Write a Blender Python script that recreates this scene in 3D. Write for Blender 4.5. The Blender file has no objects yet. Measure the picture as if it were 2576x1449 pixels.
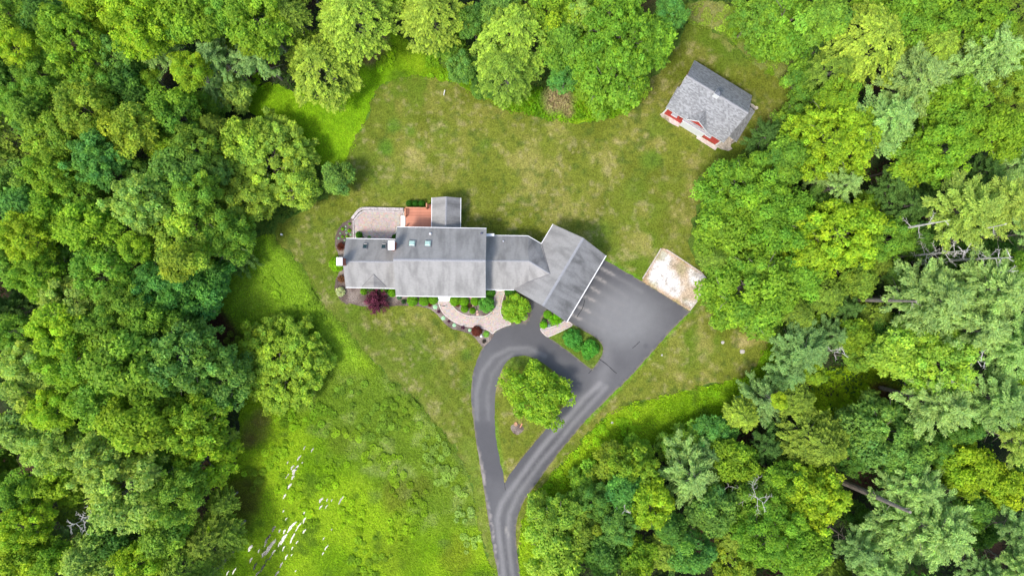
import bpy, math, random
import numpy as np
from mathutils import Vector, Matrix
from mathutils.geometry import delaunay_2d_cdt

scene = bpy.context.scene
COL = bpy.context.collection

# ------------------------------------------------------------------ camera
H = 93.3                       # flying height of the drone above the ground, metres
S = 140.0 / 2576.0             # metres on the ground per plan unit
CX, CY = 1288.0, 724.5
cam_d = bpy.data.cameras.new("camera")
cam_d.sensor_width = 36.0
cam_d.lens = 36.0 * H / 140.0
cam_d.clip_end = 4000.0
cam_d.clip_start = 0.5
cam = bpy.data.objects.new("camera", cam_d)
COL.objects.link(cam)
cam.location = (0, 0, H)
cam.rotation_euler = (0, 0, 0)
scene.camera = cam

# ------------------------------------------------------------------ light
SUN = Vector((-0.34, -0.35, 0.88)).normalized()
el = math.asin(SUN.z)
world = bpy.data.worlds.new("World")
scene.world = world
world.use_nodes = True
wn = world.node_tree.nodes
wl = world.node_tree.links
wn.clear()
sky = wn.new("ShaderNodeTexSky")
sky.sky_type = 'NISHITA'
sky.sun_disc = False
sky.sun_elevation = el
sky.sun_rotation = math.radians(225)
sky.air_density = 1.0
sky.dust_density = 2.5
sky.ozone_density = 1.0
bg = wn.new("ShaderNodeBackground")
bg.inputs[1].default_value = 0.15
wo = wn.new("ShaderNodeOutputWorld")
wl.new(sky.outputs[0], bg.inputs[0])
wl.new(bg.outputs[0], wo.inputs[0])
sd = bpy.data.lights.new("sun", 'SUN')
sd.energy = 1.5
sd.angle = math.radians(10.0)
sd.color = (1.0, 0.96, 0.90)
sun = bpy.data.objects.new("sun", sd)
COL.objects.link(sun)
sun.rotation_euler = (-SUN).to_track_quat('-Z', 'Y').to_euler()
scene.view_settings.view_transform = 'Standard'
scene.view_settings.look = 'None'
scene.view_settings.gamma = 1.0
scene.view_settings.use_curve_mapping = False
scene.view_settings.exposure = 1.25
scene.render.engine = 'CYCLES'
scene.cycles.max_bounces = 6
scene.cycles.diffuse_bounces = 3
scene.cycles.transmission_bounces = 3
scene.cycles.glossy_bounces = 2

rng = np.random.default_rng(7)
random.seed(7)

# ------------------------------------------------------------------ plan coordinates -> metres
def P(x, y, z=0.0):
    k = S * (H - z) / H
    return Vector(((x - CX) * k, (CY - y) * k, z))
def zz(ox, oy, k):
    return lambda a, b: (ox + a * k, oy + b * k)
Z1 = zz(815.7, 472.3, .2074)
Z2 = zz(1202.2, 532.4, .2370)
Z3 = zz(1631.5, 128.8, .18368)
Z4 = zz(815.7, 686.9, .17778)
Z5 = zz(1202.2, 721.3, .16)
Z6 = zz(1159.2, 858.7, .407)
ZA = zz(841.5, 498.0, .0948)
ZB = zz(1073.4, 712.7, .10666)
Z8 = zz(515.2, 961.7, .336)
def Q(zf, pts): return [zf(*p) for p in pts]

def smooth(pts, n=4, closed=True):
    pts = [tuple(p) for p in pts]
    out = []
    m = len(pts)
    for i in range(m if closed else m - 1):
        if closed:
            p0, p1, p2, p3 = pts[i - 1], pts[i], pts[(i + 1) % m], pts[(i + 2) % m]
        else:
            p0 = pts[max(i - 1, 0)]; p1 = pts[i]; p2 = pts[i + 1]; p3 = pts[min(i + 2, m - 1)]
        for k in range(n):
            t = k / n
            out.append(tuple(0.5 * (2 * p1[j] + (p2[j] - p0[j]) * t + (2 * p0[j] - 5 * p1[j] + 4 * p2[j] - p3[j]) * t * t
                                    + (3 * p1[j] - p0[j] - 3 * p2[j] + p3[j]) * t ** 3) for j in (0, 1)))
    if not closed: out.append(pts[-1])
    return out

# ------------------------------------------------------------------ noise and distance fields
_lat = np.random.default_rng(3).random((8, 128, 128)).astype(np.float32)
def vnoise(x, y, scale, seed=0):
    x = np.asarray(x) / scale + 37.3 * seed; y = np.asarray(y) / scale + 11.7 * seed
    xi = np.floor(x).astype(int); yi = np.floor(y).astype(int)
    fx = x - xi; fy = y - yi
    fx = fx * fx * (3 - 2 * fx); fy = fy * fy * (3 - 2 * fy)
    L = _lat[seed % 8]
    a = L[xi % 128, yi % 128]; b = L[(xi + 1) % 128, yi % 128]
    c = L[xi % 128, (yi + 1) % 128]; d = L[(xi + 1) % 128, (yi + 1) % 128]
    return (a * (1 - fx) + b * fx) * (1 - fy) + (c * (1 - fx) + d * fx) * fy
def fbm(x, y, scale, seed=0, octv=4):
    s = 0; w = 0
    for o in range(octv):
        s = s + vnoise(x, y, scale / 2 ** o, seed + o) * 0.5 ** o; w += 0.5 ** o
    return s / w
def sstep(a, b, v):
    t = np.clip((v - a) / (b - a), 0, 1)
    return t * t * (3 - 2 * t)
def inside(poly, x, y):
    poly = np.asarray(poly); r = np.zeros(np.shape(x), bool)
    x0, y0 = poly[:, 0], poly[:, 1]; x1 = np.roll(x0, -1); y1 = np.roll(y0, -1)
    for a, b, c, d in zip(x0, y0, x1, y1):
        if b == d: continue
        r ^= ((b > y) != (d > y)) & (x < (c - a) * (y - b) / (d - b) + a)
    return r
def seg_d(x, y, a, b):
    dx, dy = b[0] - a[0], b[1] - a[1]
    t = np.clip(((x - a[0]) * dx + (y - a[1]) * dy) / max(dx * dx + dy * dy, 1e-9), 0, 1)
    return np.hypot(x - a[0] - t * dx, y - a[1] - t * dy)
def path_d(x, y, pts):
    d = None
    for a, b in zip(pts[:-1], pts[1:]):
        e = seg_d(x, y, a, b); d = e if d is None else np.minimum(d, e)
    return d
def poly_d(x, y, poly):            # signed: positive inside
    d = path_d(x, y, list(poly) + [poly[0]])
    return np.where(inside(poly, x, y), d, -d)
def mixc(c, k, w):
    w = np.asarray(w)[:, None]
    return c * (1 - w) + np.asarray(k) * w
def plan(x, y):                    # ground metres -> plan units
    return x / S + CX, CY - y / S

# ------------------------------------------------------------------ tagging and linking
def tag(o, label=None, cat=None, group=None, kind=None):
    if label: o["label"] = label
    if cat: o["category"] = cat
    if group: o["group"] = group
    if kind: o["kind"] = kind
    return o
def link(name, me, mat=None, parent=None, loc=None):
    o = bpy.data.objects.new(name, me)
    COL.objects.link(o)
    if mat is not None and me is not None and len(me.materials) == 0:
        for m in (mat if isinstance(mat, (list, tuple)) else [mat]): me.materials.append(m)
    if parent is not None:
        o.parent = parent
        if loc is None and parent.type == 'EMPTY':      # mesh is in world metres: keep it there
            o.matrix_parent_inverse = Matrix.Translation(-parent.location)
    if loc is not None: o.location = loc
    return o
def empty(name, loc, label, cat, group=None):
    o = bpy.data.objects.new(name, None)
    o.empty_display_size = .3
    COL.objects.link(o)
    o.location = loc
    return tag(o, label, cat, group)

def mesh_pd(name, verts, faces, uv=None, mi=None, col=None, smooth_=False):
    me = bpy.data.meshes.new(name)
    me.from_pydata([tuple(v) for v in verts], [], faces)
    if mi is not None: me.polygons.foreach_set("material_index", mi)
    if uv is not None:
        l = me.uv_layers.new(name="UVMap"); l.data.foreach_set("uv", np.asarray(uv, np.float32).ravel())
    if col is not None:
        a = me.color_attributes.new("Col", 'FLOAT_COLOR', 'POINT')
        c = np.ones((len(verts), 4), np.float32); c[:, :3] = col
        a.data.foreach_set("color", c.ravel())
    if smooth_: me.shade_smooth()
    me.update()
    return me

def quads(name, c, n, t, size, aspect, col, fold=.12):
    """many small leaf faces: centre c, normal n, length direction t, size (N,), per-leaf colour (N,3)"""
    N = len(c)
    n = n / (np.linalg.norm(n, axis=1, keepdims=True) + 1e-9)
    t = t - n * np.sum(n * t, 1, keepdims=True)
    t = t / (np.linalg.norm(t, axis=1, keepdims=True) + 1e-9)
    b = np.cross(n, t)
    s = size[:, None]
    v = np.empty((N, 4, 3), np.float32)
    v[:, 0] = c + t * s * .5
    v[:, 1] = c + b * s * aspect * .5 - n * s * fold + t * s * .05
    v[:, 2] = c - t * s * .5
    v[:, 3] = c - b * s * aspect * .5 - n * s * fold + t * s * .05
    me = bpy.data.meshes.new(name)
    me.vertices.add(N * 4); me.vertices.foreach_set("co", v.ravel())
    me.loops.add(N * 4); me.loops.foreach_set("vertex_index", np.arange(N * 4, dtype=np.int32))
    me.polygons.add(N)
    me.polygons.foreach_set("loop_start", np.arange(0, N * 4, 4, dtype=np.int32))
    a = me.color_attributes.new("Col", 'FLOAT_COLOR', 'POINT')
    cc = np.ones((N, 4, 4), np.float32); cc[:, :, :3] = col[:, None, :]
    a.data.foreach_set("color", cc.ravel())
    me.update(calc_edges=True)
    return me

# ------------------------------------------------------------------ materials
def mat(name):
    m = bpy.data.materials.new(name); m.use_nodes = True
    nt = m.node_tree
    b = nt.nodes["Principled BSDF"]
    return m, nt, b
def N_(nt, typ, **kw):
    n = nt.nodes.new(typ)
    for k, v in kw.items():
        if k.startswith('i_'):
            n.inputs[int(k[2:]) if k[2:].isdigit() else k[2:].replace('_', ' ')].default_value = v
        else: setattr(n, k, v)
    return n
def noise(nt, scale, detail=4, rough=.55, co=None, dist=0.0):
    n = nt.nodes.new("ShaderNodeTexNoise"); n.inputs["Scale"].default_value = scale
    n.inputs["Detail"].default_value = detail; n.inputs["Roughness"].default_value = rough
    n.inputs["Distortion"].default_value = dist
    if co is None:
        co = nt.nodes.new("ShaderNodeTexCoord").outputs["Object"]
    nt.links.new(co, n.inputs["Vector"])
    return n
def ramp(nt, fac, stops):
    r = nt.nodes.new("ShaderNodeValToRGB")
    e = r.color_ramp.elements
    while len(e) < len(stops): e.new(.5)
    for el_, (p, c) in zip(e, stops):
        el_.position = p; el_.color = (*c, 1) if len(c) == 3 else c
    nt.links.new(fac, r.inputs[0])
    return r
def mixn(nt, a, b, fac=1.0, mode='MULTIPLY'):
    m = nt.nodes.new("ShaderNodeMix"); m.data_type = 'RGBA'; m.blend_type = mode
    for sock, v in ((m.inputs[0], fac), (m.inputs[6], a), (m.inputs[7], b)):
        if hasattr(v, "links"): nt.links.new(v, sock)
        elif isinstance(v, (int, float)): sock.default_value = v
        else: sock.default_value = (*v, 1)
    return m.outputs[2]
def bump(nt, b, h, strength, dist):
    n = nt.nodes.new("ShaderNodeBump"); n.inputs["Strength"].default_value = strength
    n.inputs["Distance"].default_value = dist
    nt.links.new(h, n.inputs["Height"]); nt.links.new(n.outputs[0], b.inputs["Normal"])
def plain(name, c, rough=.6, spec=.4, var=.12, sc=6, metal=0):
    m, nt, b = mat(name)
    n = noise(nt, sc, 4)
    r = ramp(nt, n.outputs[0], [(.3, [x * (1 - var) for x in c]), (.7, [min(x * (1 + var), 1) for x in c])])
    nt.links.new(r.outputs[0], b.inputs["Base Color"])
    b.inputs["Roughness"].default_value = rough
    b.inputs["Specular IOR Level"].default_value = spec
    b.inputs["Metallic"].default_value = metal
    return m

def leaf_mat(name="leaf", trans=.47):
    m, nt, b = mat(name)
    oi = nt.nodes.new("ShaderNodeObjectInfo")
    at = nt.nodes.new("ShaderNodeAttribute"); at.attribute_name = "Col"
    c = mixn(nt, oi.outputs["Color"], at.outputs["Color"], 1.0)
    nt.links.new(c, b.inputs["Base Color"])
    b.inputs["Roughness"].default_value = .55
    b.inputs["Specular IOR Level"].default_value = .12
    tr = nt.nodes.new("ShaderNodeBsdfTranslucent")
    c2 = mixn(nt, c, (1.15, 1.2, .5), 1.0)
    nt.links.new(c2, tr.inputs[0])
    mx = nt.nodes.new("ShaderNodeMixShader"); mx.inputs[0].default_value = trans
    out = nt.nodes["Material Output"]
    nt.links.new(b.outputs[0], mx.inputs[1]); nt.links.new(tr.outputs[0], mx.inputs[2])
    nt.links.new(mx.outputs[0], out.inputs[0])
    return m
LEAF = leaf_mat()

def vcol_mat(name, sc, amp, rough=.9, bsc=None, bs=.3, bd=.05, spec=.2, sc2=None, amp2=.2):
    m, nt, b = mat(name)
    at = nt.nodes.new("ShaderNodeAttribute"); at.attribute_name = "Col"
    n = noise(nt, sc, 5, .7)
    r = ramp(nt, n.outputs[0], [(.25, [1 - amp] * 3), (.75, [1 + amp] * 3)])
    c = mixn(nt, at.outputs["Color"], r.outputs[0])
    if sc2:
        n2 = noise(nt, sc2, 3, .6)
        r2 = ramp(nt, n2.outputs[0], [(.3, [1 - amp2] * 3), (.7, [1 + amp2] * 3)])
        c = mixn(nt, c, r2.outputs[0])
    nt.links.new(c, b.inputs["Base Color"])
    b.inputs["Roughness"].default_value = rough
    b.inputs["Specular IOR Level"].default_value = spec
    n3 = noise(nt, bsc or sc * 2, 3)
    bump(nt, b, n3.outputs[0], bs, bd)
    return m
M_LAWN = vcol_mat("mown_grass", 1.6, .26, spec=.05, bsc=5, bs=.7, bd=.12, sc2=5.0, amp2=.38)
M_ROUGH = vcol_mat("rough_grass", 1.2, .3, spec=.05, bsc=4, bs=.8, bd=.2, sc2=5.0, amp2=.35)
M_FLOOR = vcol_mat("forest_floor", 1.5, .35, bsc=3, bs=.6, bd=.2, sc2=6, amp2=.4)
M_ASPH = vcol_mat("asphalt", .9, .07, rough=.82, bsc=25, bs=.25, bd=.01, spec=.35, sc2=14, amp2=.10)
M_MULCH = vcol_mat("bark_mulch", 2.5, .25, bsc=9, bs=.8, bd=.06, sc2=7, amp2=.45)
M_STONE = vcol_mat("crushed_stone", 2.0, .12, rough=.9, bsc=10, bs=.8, bd=.08, sc2=6, amp2=.42)
M_PAVER = vcol_mat("concrete_paver", 8, .12, rough=.85, bsc=30, bs=.2, bd=.01)
M_TWIG = vcol_mat("weathered_bark", 3, .3, rough=.9, bsc=12, bs=.6, bd=.03)

def shingle_mat(name, base, blotch, row=.14, rowamp=.16, patch=0.0, slot=.3):
    m, nt, b = mat(name)
    uv = nt.nodes.new("ShaderNodeUVMap").outputs[0]
    sep = nt.nodes.new("ShaderNodeSeparateXYZ"); nt.links.new(uv, sep.inputs[0])
    def math_(op, a, bb=None):
        n = nt.nodes.new("ShaderNodeMath"); n.operation = op
        for i, v in enumerate((a, bb)):
            if v is None: continue
            if hasattr(v, "links"): nt.links.new(v, n.inputs[i])
            else: n.inputs[i].default_value = v
        return n.outputs[0]
    vr = math_('DIVIDE', sep.outputs[1], row)
    fr = math_('FRACT', vr)
    rr = ramp(nt, fr, [(0.0, [1 - rowamp] * 3), (.22, [1 + rowamp * .4] * 3), (1.0, [1 + rowamp * .2] * 3)])
    # single shingles: cells one course high
    fl = math_('FLOOR', vr)
    off = math_('MULTIPLY', fl, .37)
    ux = math_('FLOOR', math_('DIVIDE', math_('ADD', sep.outputs[0], off), slot))
    cmb = nt.nodes.new("ShaderNodeCombineXYZ"); nt.links.new(ux, cmb.inputs[0]); nt.links.new(fl, cmb.inputs[1])
    wn_ = nt.nodes.new("ShaderNodeTexWhiteNoise"); wn_.noise_dimensions = '3D'; nt.links.new(cmb.outputs[0], wn_.inputs[0])
    sr = ramp(nt, wn_.outputs[0], [(0, [1 - patch] * 3), (1, [1 + patch] * 3)])
    # weather streaks running down the slope
    mp = nt.nodes.new("ShaderNodeMapping"); mp.inputs["Scale"].default_value = (.9, .22, 1); nt.links.new(uv, mp.inputs[0])
    n1 = noise(nt, 1.0, 5, .6, mp.outputs[0])
    r1 = ramp(nt, n1.outputs[0], [(.32, [1 - blotch] * 3), (.55, [1, 1, 1]), (.8, [1 + blotch * .4] * 3)])
    n2 = noise(nt, 14, 3, .6, uv)
    r2 = ramp(nt, n2.outputs[0], [(.3, [.9] * 3), (.7, [1.1] * 3)])
    c = mixn(nt, base, rr.outputs[0]); c = mixn(nt, c, sr.outputs[0]); c = mixn(nt, c, r1.outputs[0]); c = mixn(nt, c, r2.outputs[0])
    nt.links.new(c, b.inputs["Base Color"])
    b.inputs["Roughness"].default_value = .9; b.inputs["Specular IOR Level"].default_value = .25
    bump(nt, b, fr, .5, .012)
    return m
M_ROOF = shingle_mat("grey_asphalt_shingle", (.248, .241, .227), .34, rowamp=.13, patch=.05)
M_ROOF2 = shingle_mat("grey_asphalt_shingle_shaded_weathered", (.215, .21, .203), .50, rowamp=.15, patch=.06)  # darker copy for east-facing slopes: their shade in the colour, plus heavier streaks
M_ROOFB = shingle_mat("architectural_shingle", (.215, .218, .222), .08, row=.15, rowamp=.12, patch=.30, slot=.26)
M_RIDGE = plain("ridge_cap_shingle", (.25, .25, .255), .9, .2)
M_WHITE = plain("white_trim_paint", (.64, .64, .63), .45, .4, .04)
M_SIDING = plain("white_clapboard", (.62, .62, .60), .6, .3, .06)
M_RED = plain("barn_red_paint", (.42, .045, .035), .6, .3, .10)
M_CREAM = plain("pale_boards", (.5, .45, .38), .8, .2, .15)
M_BRICK = plain("red_brick", (.32, .11, .075), .85, .2, .3, 14)
M_DARK = plain("dark_metal", (.03, .03, .035), .4, .5)
M_FRAME = plain("skylight_flashing", (.16, .165, .17), .45, .5)
M_STEEL = plain("galvanised_vent", (.45, .46, .5), .35, .6, metal=.6)
M_CONC = plain("concrete", (.42, .40, .38), .85, .2, .12)
M_PIPE = plain("lead_boot", (.08, .08, .12), .5, .5)
M_BLACKGLASS = plain("dark_skylight_glass", (.012, .03, .025), .06, .6, .1)
M_GREENGLASS = plain("pale_green_skylight_dome", (.40, .56, .48), .15, .5, .06)
M_PANE = plain("window_glass", (.03, .035, .04), .05, .6, .1)
M_HOOD = plain("grey_awning_metal", (.22, .22, .24), .5, .4, .2)
M_DECK = None
def deck_mat():
    m, nt, b = mat("stained_deck_wood")
    at = nt.nodes.new("ShaderNodeObjectInfo")
    r0 = ramp(nt, at.outputs["Random"], [(0, (.38, .135, .075)), (.5, (.46, .175, .10)), (1, (.52, .22, .13))])
    co = nt.nodes.new("ShaderNodeTexCoord")
    mp = nt.nodes.new("ShaderNodeMapping"); mp.inputs["Scale"].default_value = (.6, 6, 6); nt.links.new(co.outputs["Object"], mp.inputs[0])
    n = noise(nt, 2, 4, .6, mp.outputs[0])
    r = ramp(nt, n.outputs[0], [(.3, [.8] * 3), (.7, [1.12] * 3)])
    nt.links.new(mixn(nt, r0.outputs[0], r.outputs[0]), b.inputs["Base Color"]); b.inputs["Roughness"].default_value = .6
    return m
M_DECK = deck_mat()
M_RAIL = plain("cedar_rail", (.46, .20, .11), .6, .3, .15)
def water_mat():
    m, nt, b = mat("standing_water")
    b.inputs["Base Color"].default_value = (.03, .035, .025, 1)
    b.inputs["Roughness"].default_value = .27
    b.inputs["IOR"].default_value = 1.33
    b.inputs["Specular IOR Level"].default_value = .8
    n = noise(nt, 3.5, 4); bump(nt, b, n.outputs[0], .2, .08)
    return m
M_WATER = water_mat()

# ------------------------------------------------------------------ sheets
def sheet(name, poly, z, colf, m, cell=.4, jitter=0.0, kind='structure', parent=None, edge=0):
    """flat sheet over a polygon in plan units, finely meshed so that colour can vary across it"""
    pts = [P(x, y, 0) for x, y in poly]
    B = []
    for a, b in zip(pts, pts[1:] + pts[:1]):
        k = max(1, int((b - a).length / (cell * 1.2)))
        for i in range(k): B.append(a.lerp(b, i / k))
    B = np.array([(p.x, p.y) for p in B])
    if jitter:
        B = B + (np.random.default_rng(len(poly)).random(B.shape) - .5) * 2 * jitter
    x0, y0 = B.min(0); x1, y1 = B.max(0)
    gx, gy = np.meshgrid(np.arange(x0, x1, cell), np.arange(y0, y1, cell))
    g = np.stack([gx.ravel(), gy.ravel()], 1)
    g = g + (np.random.default_rng(5).random(g.shape) - .5) * cell * .5
    d = poly_d(g[:, 0], g[:, 1], B)
    g = g[d > cell * .45]
    V = [Vector((float(a), float(b))) for a, b in np.vstack([B, g])]
    nb = len(B)
    E = [(i, (i + 1) % nb) for i in range(nb)]
    vo, eo, fo, *_ = delaunay_2d_cdt(V, E, [list(range(nb))], 1, 1e-4)
    va = np.array([(v[0], v[1]) for v in vo])
    col = colf(va[:, 0], va[:, 1]) if colf is not None else None
    me = mesh_pd(name, [(v[0], v[1], z) for v in vo], [tuple(f) for f in fo], col=col)
    o = link(name, me, m, parent)
    if kind: o["kind"] = kind
    return o

def prism_pts(top, bottom):
    """closed solid between two matching rings; returns verts, faces (top first, bottom second, then sides)"""
    n = len(top)
    v = list(top) + list(bottom)
    f = [tuple(range(n)), tuple(range(2 * n - 1, n - 1, -1))]
    for i in range(n):
        j = (i + 1) % n
        f.append((i, n + i, n + j, j))
    return v, f

class MB:
    """collects boxes and bars into one mesh"""
    def __init__(s): s.v = []; s.f = []; s.c = []
    def add(s, v, f, c=None):
        o = len(s.v); s.v += [tuple(p) for p in v]; s.f += [tuple(i + o for i in q) for q in f]
        s.c += [c or (1, 1, 1)] * len(v); return s
    def box(s, c, sx, sy, sz, rz=0, col=None):
        c = Vector(c); R = Matrix.Rotation(rz, 3, 'Z')
        t = [c + R @ Vector((a * sx / 2, b * sy / 2, 0)) for a, b in ((-1, -1), (1, -1), (1, 1), (-1, 1))]
        bt = [p - Vector((0, 0, sz)) for p in t]
        v, f = prism_pts(t, bt); return s.add(v, f, col)
    def bar(s, a, b, w, h, up=Vector((0, 0, 1)), col=None):
        a = Vector(a); b = Vector(b); d = (b - a).normalized(); x = d.cross(up)
        if x.length < 1e-4: x = Vector((1, 0, 0))
        x.normalize(); u = x.cross(d)
        r = lambda p: [p + x * w / 2 + u * h / 2, p - x * w / 2 + u * h / 2, p - x * w / 2 - u * h / 2, p + x * w / 2 - u * h / 2]
        v, f = prism_pts(r(a), r(b)); return s.add(v, f, col)
    def tube(s, path, rad, n=6, col=None):
        path = [Vector(p) for p in path]
        o = len(s.v)
        for i, p in enumerate(path):
            d = (path[min(i + 1, len(path) - 1)] - path[max(i - 1, 0)]).normalized()
            x = d.cross(Vector((.3, .2, 1))) if abs(d.z) < .9 else d.cross(Vector((1, 0, 0)))
            x.normalize(); y = d.cross(x)
            for k in range(n):
                a = 2 * math.pi * k / n
                s.v.append(tuple(p + (x * math.cos(a) + y * math.sin(a)) * rad[i]))
                s.c.append(col or (1, 1, 1))
        for i in range(len(path) - 1):
            for k in range(n):
                k2 = (k + 1) % n
                s.f.append((o + i * n + k, o + i * n + k2, o + (i + 1) * n + k2, o + (i + 1) * n + k))
        s.f.append(tuple(o + k for k in range(n)))
        s.f.append(tuple(o + (len(path) - 1) * n + k for k in range(n))[::-1])
        return s
    def mesh(s, name, col=False): return mesh_pd(name, s.v, s.f, col=np.array(s.c) if col else None)
    def build(s, name, m, parent=None, col=False):
        return link(name, s.mesh(name, col), m, parent)
# ================================================================== GROUND
LAWN = [(1245,1560),(1243,1449),(1226,1400),(1212,1350),(1198,1300),(1190,1240),(1172,1180),(1140,1120),(1095,1060),(1040,1000),(960,930),
        (905,870),(862,815),(818,775),(795,740),(775,700),(752,660),(722,630),(700,608),(690,585),(700,565),(745,545),(790,515),(830,490),
        (858,450),(872,395),(898,345),(925,290),(945,235),(975,208),(1020,196),(1075,196),(1130,208),(1185,232),(1250,262),(1320,283),
        (1390,303),(1450,308),(1520,300),(1560,284),(1592,262),(1625,215),(1662,175),(1695,130),(1712,90),(1735,60),(1790,75),(1830,100),(1880,150),
        (1925,185),(1975,215),(1990,265),(1960,310),(1900,355),(1850,400),(1800,440),(1765,500),(1735,570),(1740,640),(1775,690),
        (1800,760),(1850,815),(1905,832),(1940,850),(1905,915),(1872,948),(1800,965),(1715,985),(1650,1002),(1580,1020),(1530,1045),
        (1490,1080),(1450,1125),(1405,1175),(1365,1222),(1335,1265),(1318,1310),(1308,1370),(1306,1430),(1315,1560)]
MEADOWS = {
 'low': [(1245,1560),(1243,1449),(1226,1400),(1212,1350),(1198,1300),(1190,1240),(1172,1180),(1140,1120),(1095,1060),(1040,1000),(960,930),
        (905,870),(862,815),(818,775),(795,740),(775,700),(752,660),(722,630),(700,608),(680,585),(640,600),(600,620),(575,690),(560,760),(500,790),(520,850),(570,900),
        (600,1000),(600,1100),(590,1180),(540,1260),(520,1340),(560,1400),(560,1560)],
 'high': [(640,215),(700,215),(760,240),(860,250),(905,190),(925,100),(965,75),(1010,90),(1040,120),(1090,150),(1140,185),(1200,225),(1250,262),(1185,232),
        (1130,208),(1075,196),(1020,196),(975,208),(945,235),(925,290),(898,345),(872,395),(850,425),(810,420),(780,370),(730,320),(640,290),(600,260),(610,230)],
 'east': [(1735,60),(1700,30),(1730,10),(1790,5),(1850,20),(1890,90),(1960,110),(2010,180),(2000,265),(1985,275),(1975,215),(1925,185),(1880,150),(1830,100),(1790,75)],
 'south': [(1315,1560),(1306,1430),(1308,1370),(1318,1310),(1335,1265),(1365,1222),(1405,1175),(1450,1125),(1490,1080),(1530,1045),(1580,1020),(1650,1002),
        (1715,985),(1800,965),(1872,948),(1905,915),(1940,850),(1975,880),(1960,950),(1910,1010),(1820,1060),(1700,1105),(1600,1125),(1540,1155),(1480,1195),(1430,1240),(1400,1300),(1380,1400),(1400,1560)],
 'far': [(2030,1000),(2060,940),(2130,920),(2220,930),(2290,1000),(2240,1050),(2170,1060),(2110,1090),(2060,1130),(1990,1200),(1960,1150),(2010,1080)],
 'thicket': [(1290,250),(1340,225),(1400,225),(1480,200),(1560,225),(1620,205),(1600,262),(1560,290),(1520,303),(1450,311),(1390,306),(1320,286),(1250,265)],
}
DRY = [(1040,410,50,.6),(1120,440,70,.35),(1330,430,110,.4),(1420,540,80,.35),(1230,355,45,.4),(1550,355,14,.8),(1620,620,55,.45),(1710,560,60,.6),(1730,470,40,.45),
       (1500,400,60,.3),(1400,330,60,.35),(1085,800,45,.7),(1030,790,30,.5),(1150,870,60,.45),(1200,910,26,.6),(1120,830,40,.5),(1868,868,36,1.0),(1890,850,30,.6),(1800,900,40,.5),(1750,870,50,.5),
       (1780,960,30,.4),(1940,860,28,.5),(1745,820,40,.4),(1040,385,22,.5),(1010,415,22,.5)]
GREEN = [(990,318,20,.75),(1032,328,16,.6),(970,375,22,.85),(1055,368,10,.5),(1220,365,16,.5),(1500,590,35,.5),(1640,400,26,.6),(1780,350,30,.5),(1650,320,35,.3),(1600,470,30,.3),
         (850,700,30,.3),(780,640,30,.25),(1175,890,14,.6),(1185,960,30,.5),(1040,850,40,.35),(1390,620,35,.35),(960,440,60,.25),(1860,130,40,.5),(1100,320,30,.3),(1060,900,40,.3)]
_g = [Z2(1345,515), Z2(1745,738)]
def lawn_col(x, y):
    px, py = plan(x, y)
    n1 = fbm(x, y, 9, 1, 4); n2 = fbm(x, y, 2.2, 3, 4); n3 = fbm(x, y, .8, 5, 2)
    c = np.tile(np.array([.158, .168, .030]), (len(x), 1))
    c = mixc(c, (.105, .150, .018), sstep(.42, .68, n1))
    c = mixc(c, (.205, .185, .050), .8 * sstep(.45, .72, n2))
    c = mixc(c, (.115, .125, .018), .7 * sstep(.5, .75, fbm(x, y, 4, 6, 3)))
    wob = 1 + .5 * (n2 - .5) * 2
    for a, b, r, s in GREEN:
        d = np.hypot(px - a, py - b) / r * wob
        c = mixc(c, (.085, .165, .022), s * sstep(1.3, .4, d))
    for a, b, r, s in DRY:
        d = np.hypot(px - a, py - b) / r * wob
        c = mixc(c, (.34, .27, .12), s * sstep(1.2, .2, d) * sstep(.42, .62, n2))
    bare = sstep(.64, .75, fbm(x, y, 1.6, 2, 3)) * sstep(.5, .6, n1 + .1)
    c = mixc(c, (.40, .30, .17), .3 * bare)
    # greener fringe along the paving edge
    e = seg_d(px, py, Z2(1345, 515), Z2(1745, 738)); c = mixc(c, (.12, .24, .02), .8 * sstep(9, 3, e) * sstep(.3, .5, n2))
    e = path_d(px, py, [Z2(2240, 1050), Z2(1960, 1360), Z6(960, 300), Z6(770, 490)]); c = mixc(c, (.12, .24, .02), .8 * sstep(12, 4, e) * sstep(.3, .5, n2))
    # mower lines on the front lawn
    u = (px * .78 - py * .62) ; w = .5 + .5 * np.sin(u / 4.2)
    m = sstep(760, 820, py) * sstep(1230, 1180, px)
    c = c * (1 - .20 * (w * m))[:, None]
    e = path_d(px, py, LAWN[8:18]); c = mixc(c, (.23, .19, .07), .35 * sstep(26, 8, e))
    c = c * np.array([.77, .86, .60])
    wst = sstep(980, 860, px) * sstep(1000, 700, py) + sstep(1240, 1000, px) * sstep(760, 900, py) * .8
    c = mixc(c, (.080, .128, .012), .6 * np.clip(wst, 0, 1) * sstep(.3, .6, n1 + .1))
    fleck = sstep(.66, .78, vnoise(x, y, .42, 4)) * sstep(.35, .6, n2)
    c = mixc(c, (.28, .24, .12), .4 * fleck)
    fleck = sstep(.68, .80, vnoise(x, y, .6, 6)) * sstep(.6, .4, n1)
    c = mixc(c, (.05, .085, .012), .6 * fleck)
    e = path_d(px, py, [(1240,1449),(1215,1350),(1200,1250),(1190,1180),(1180,1120)]); c = mixc(c, (.11, .17, .02), .5 * sstep(30, 10, e))
    return c
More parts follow.
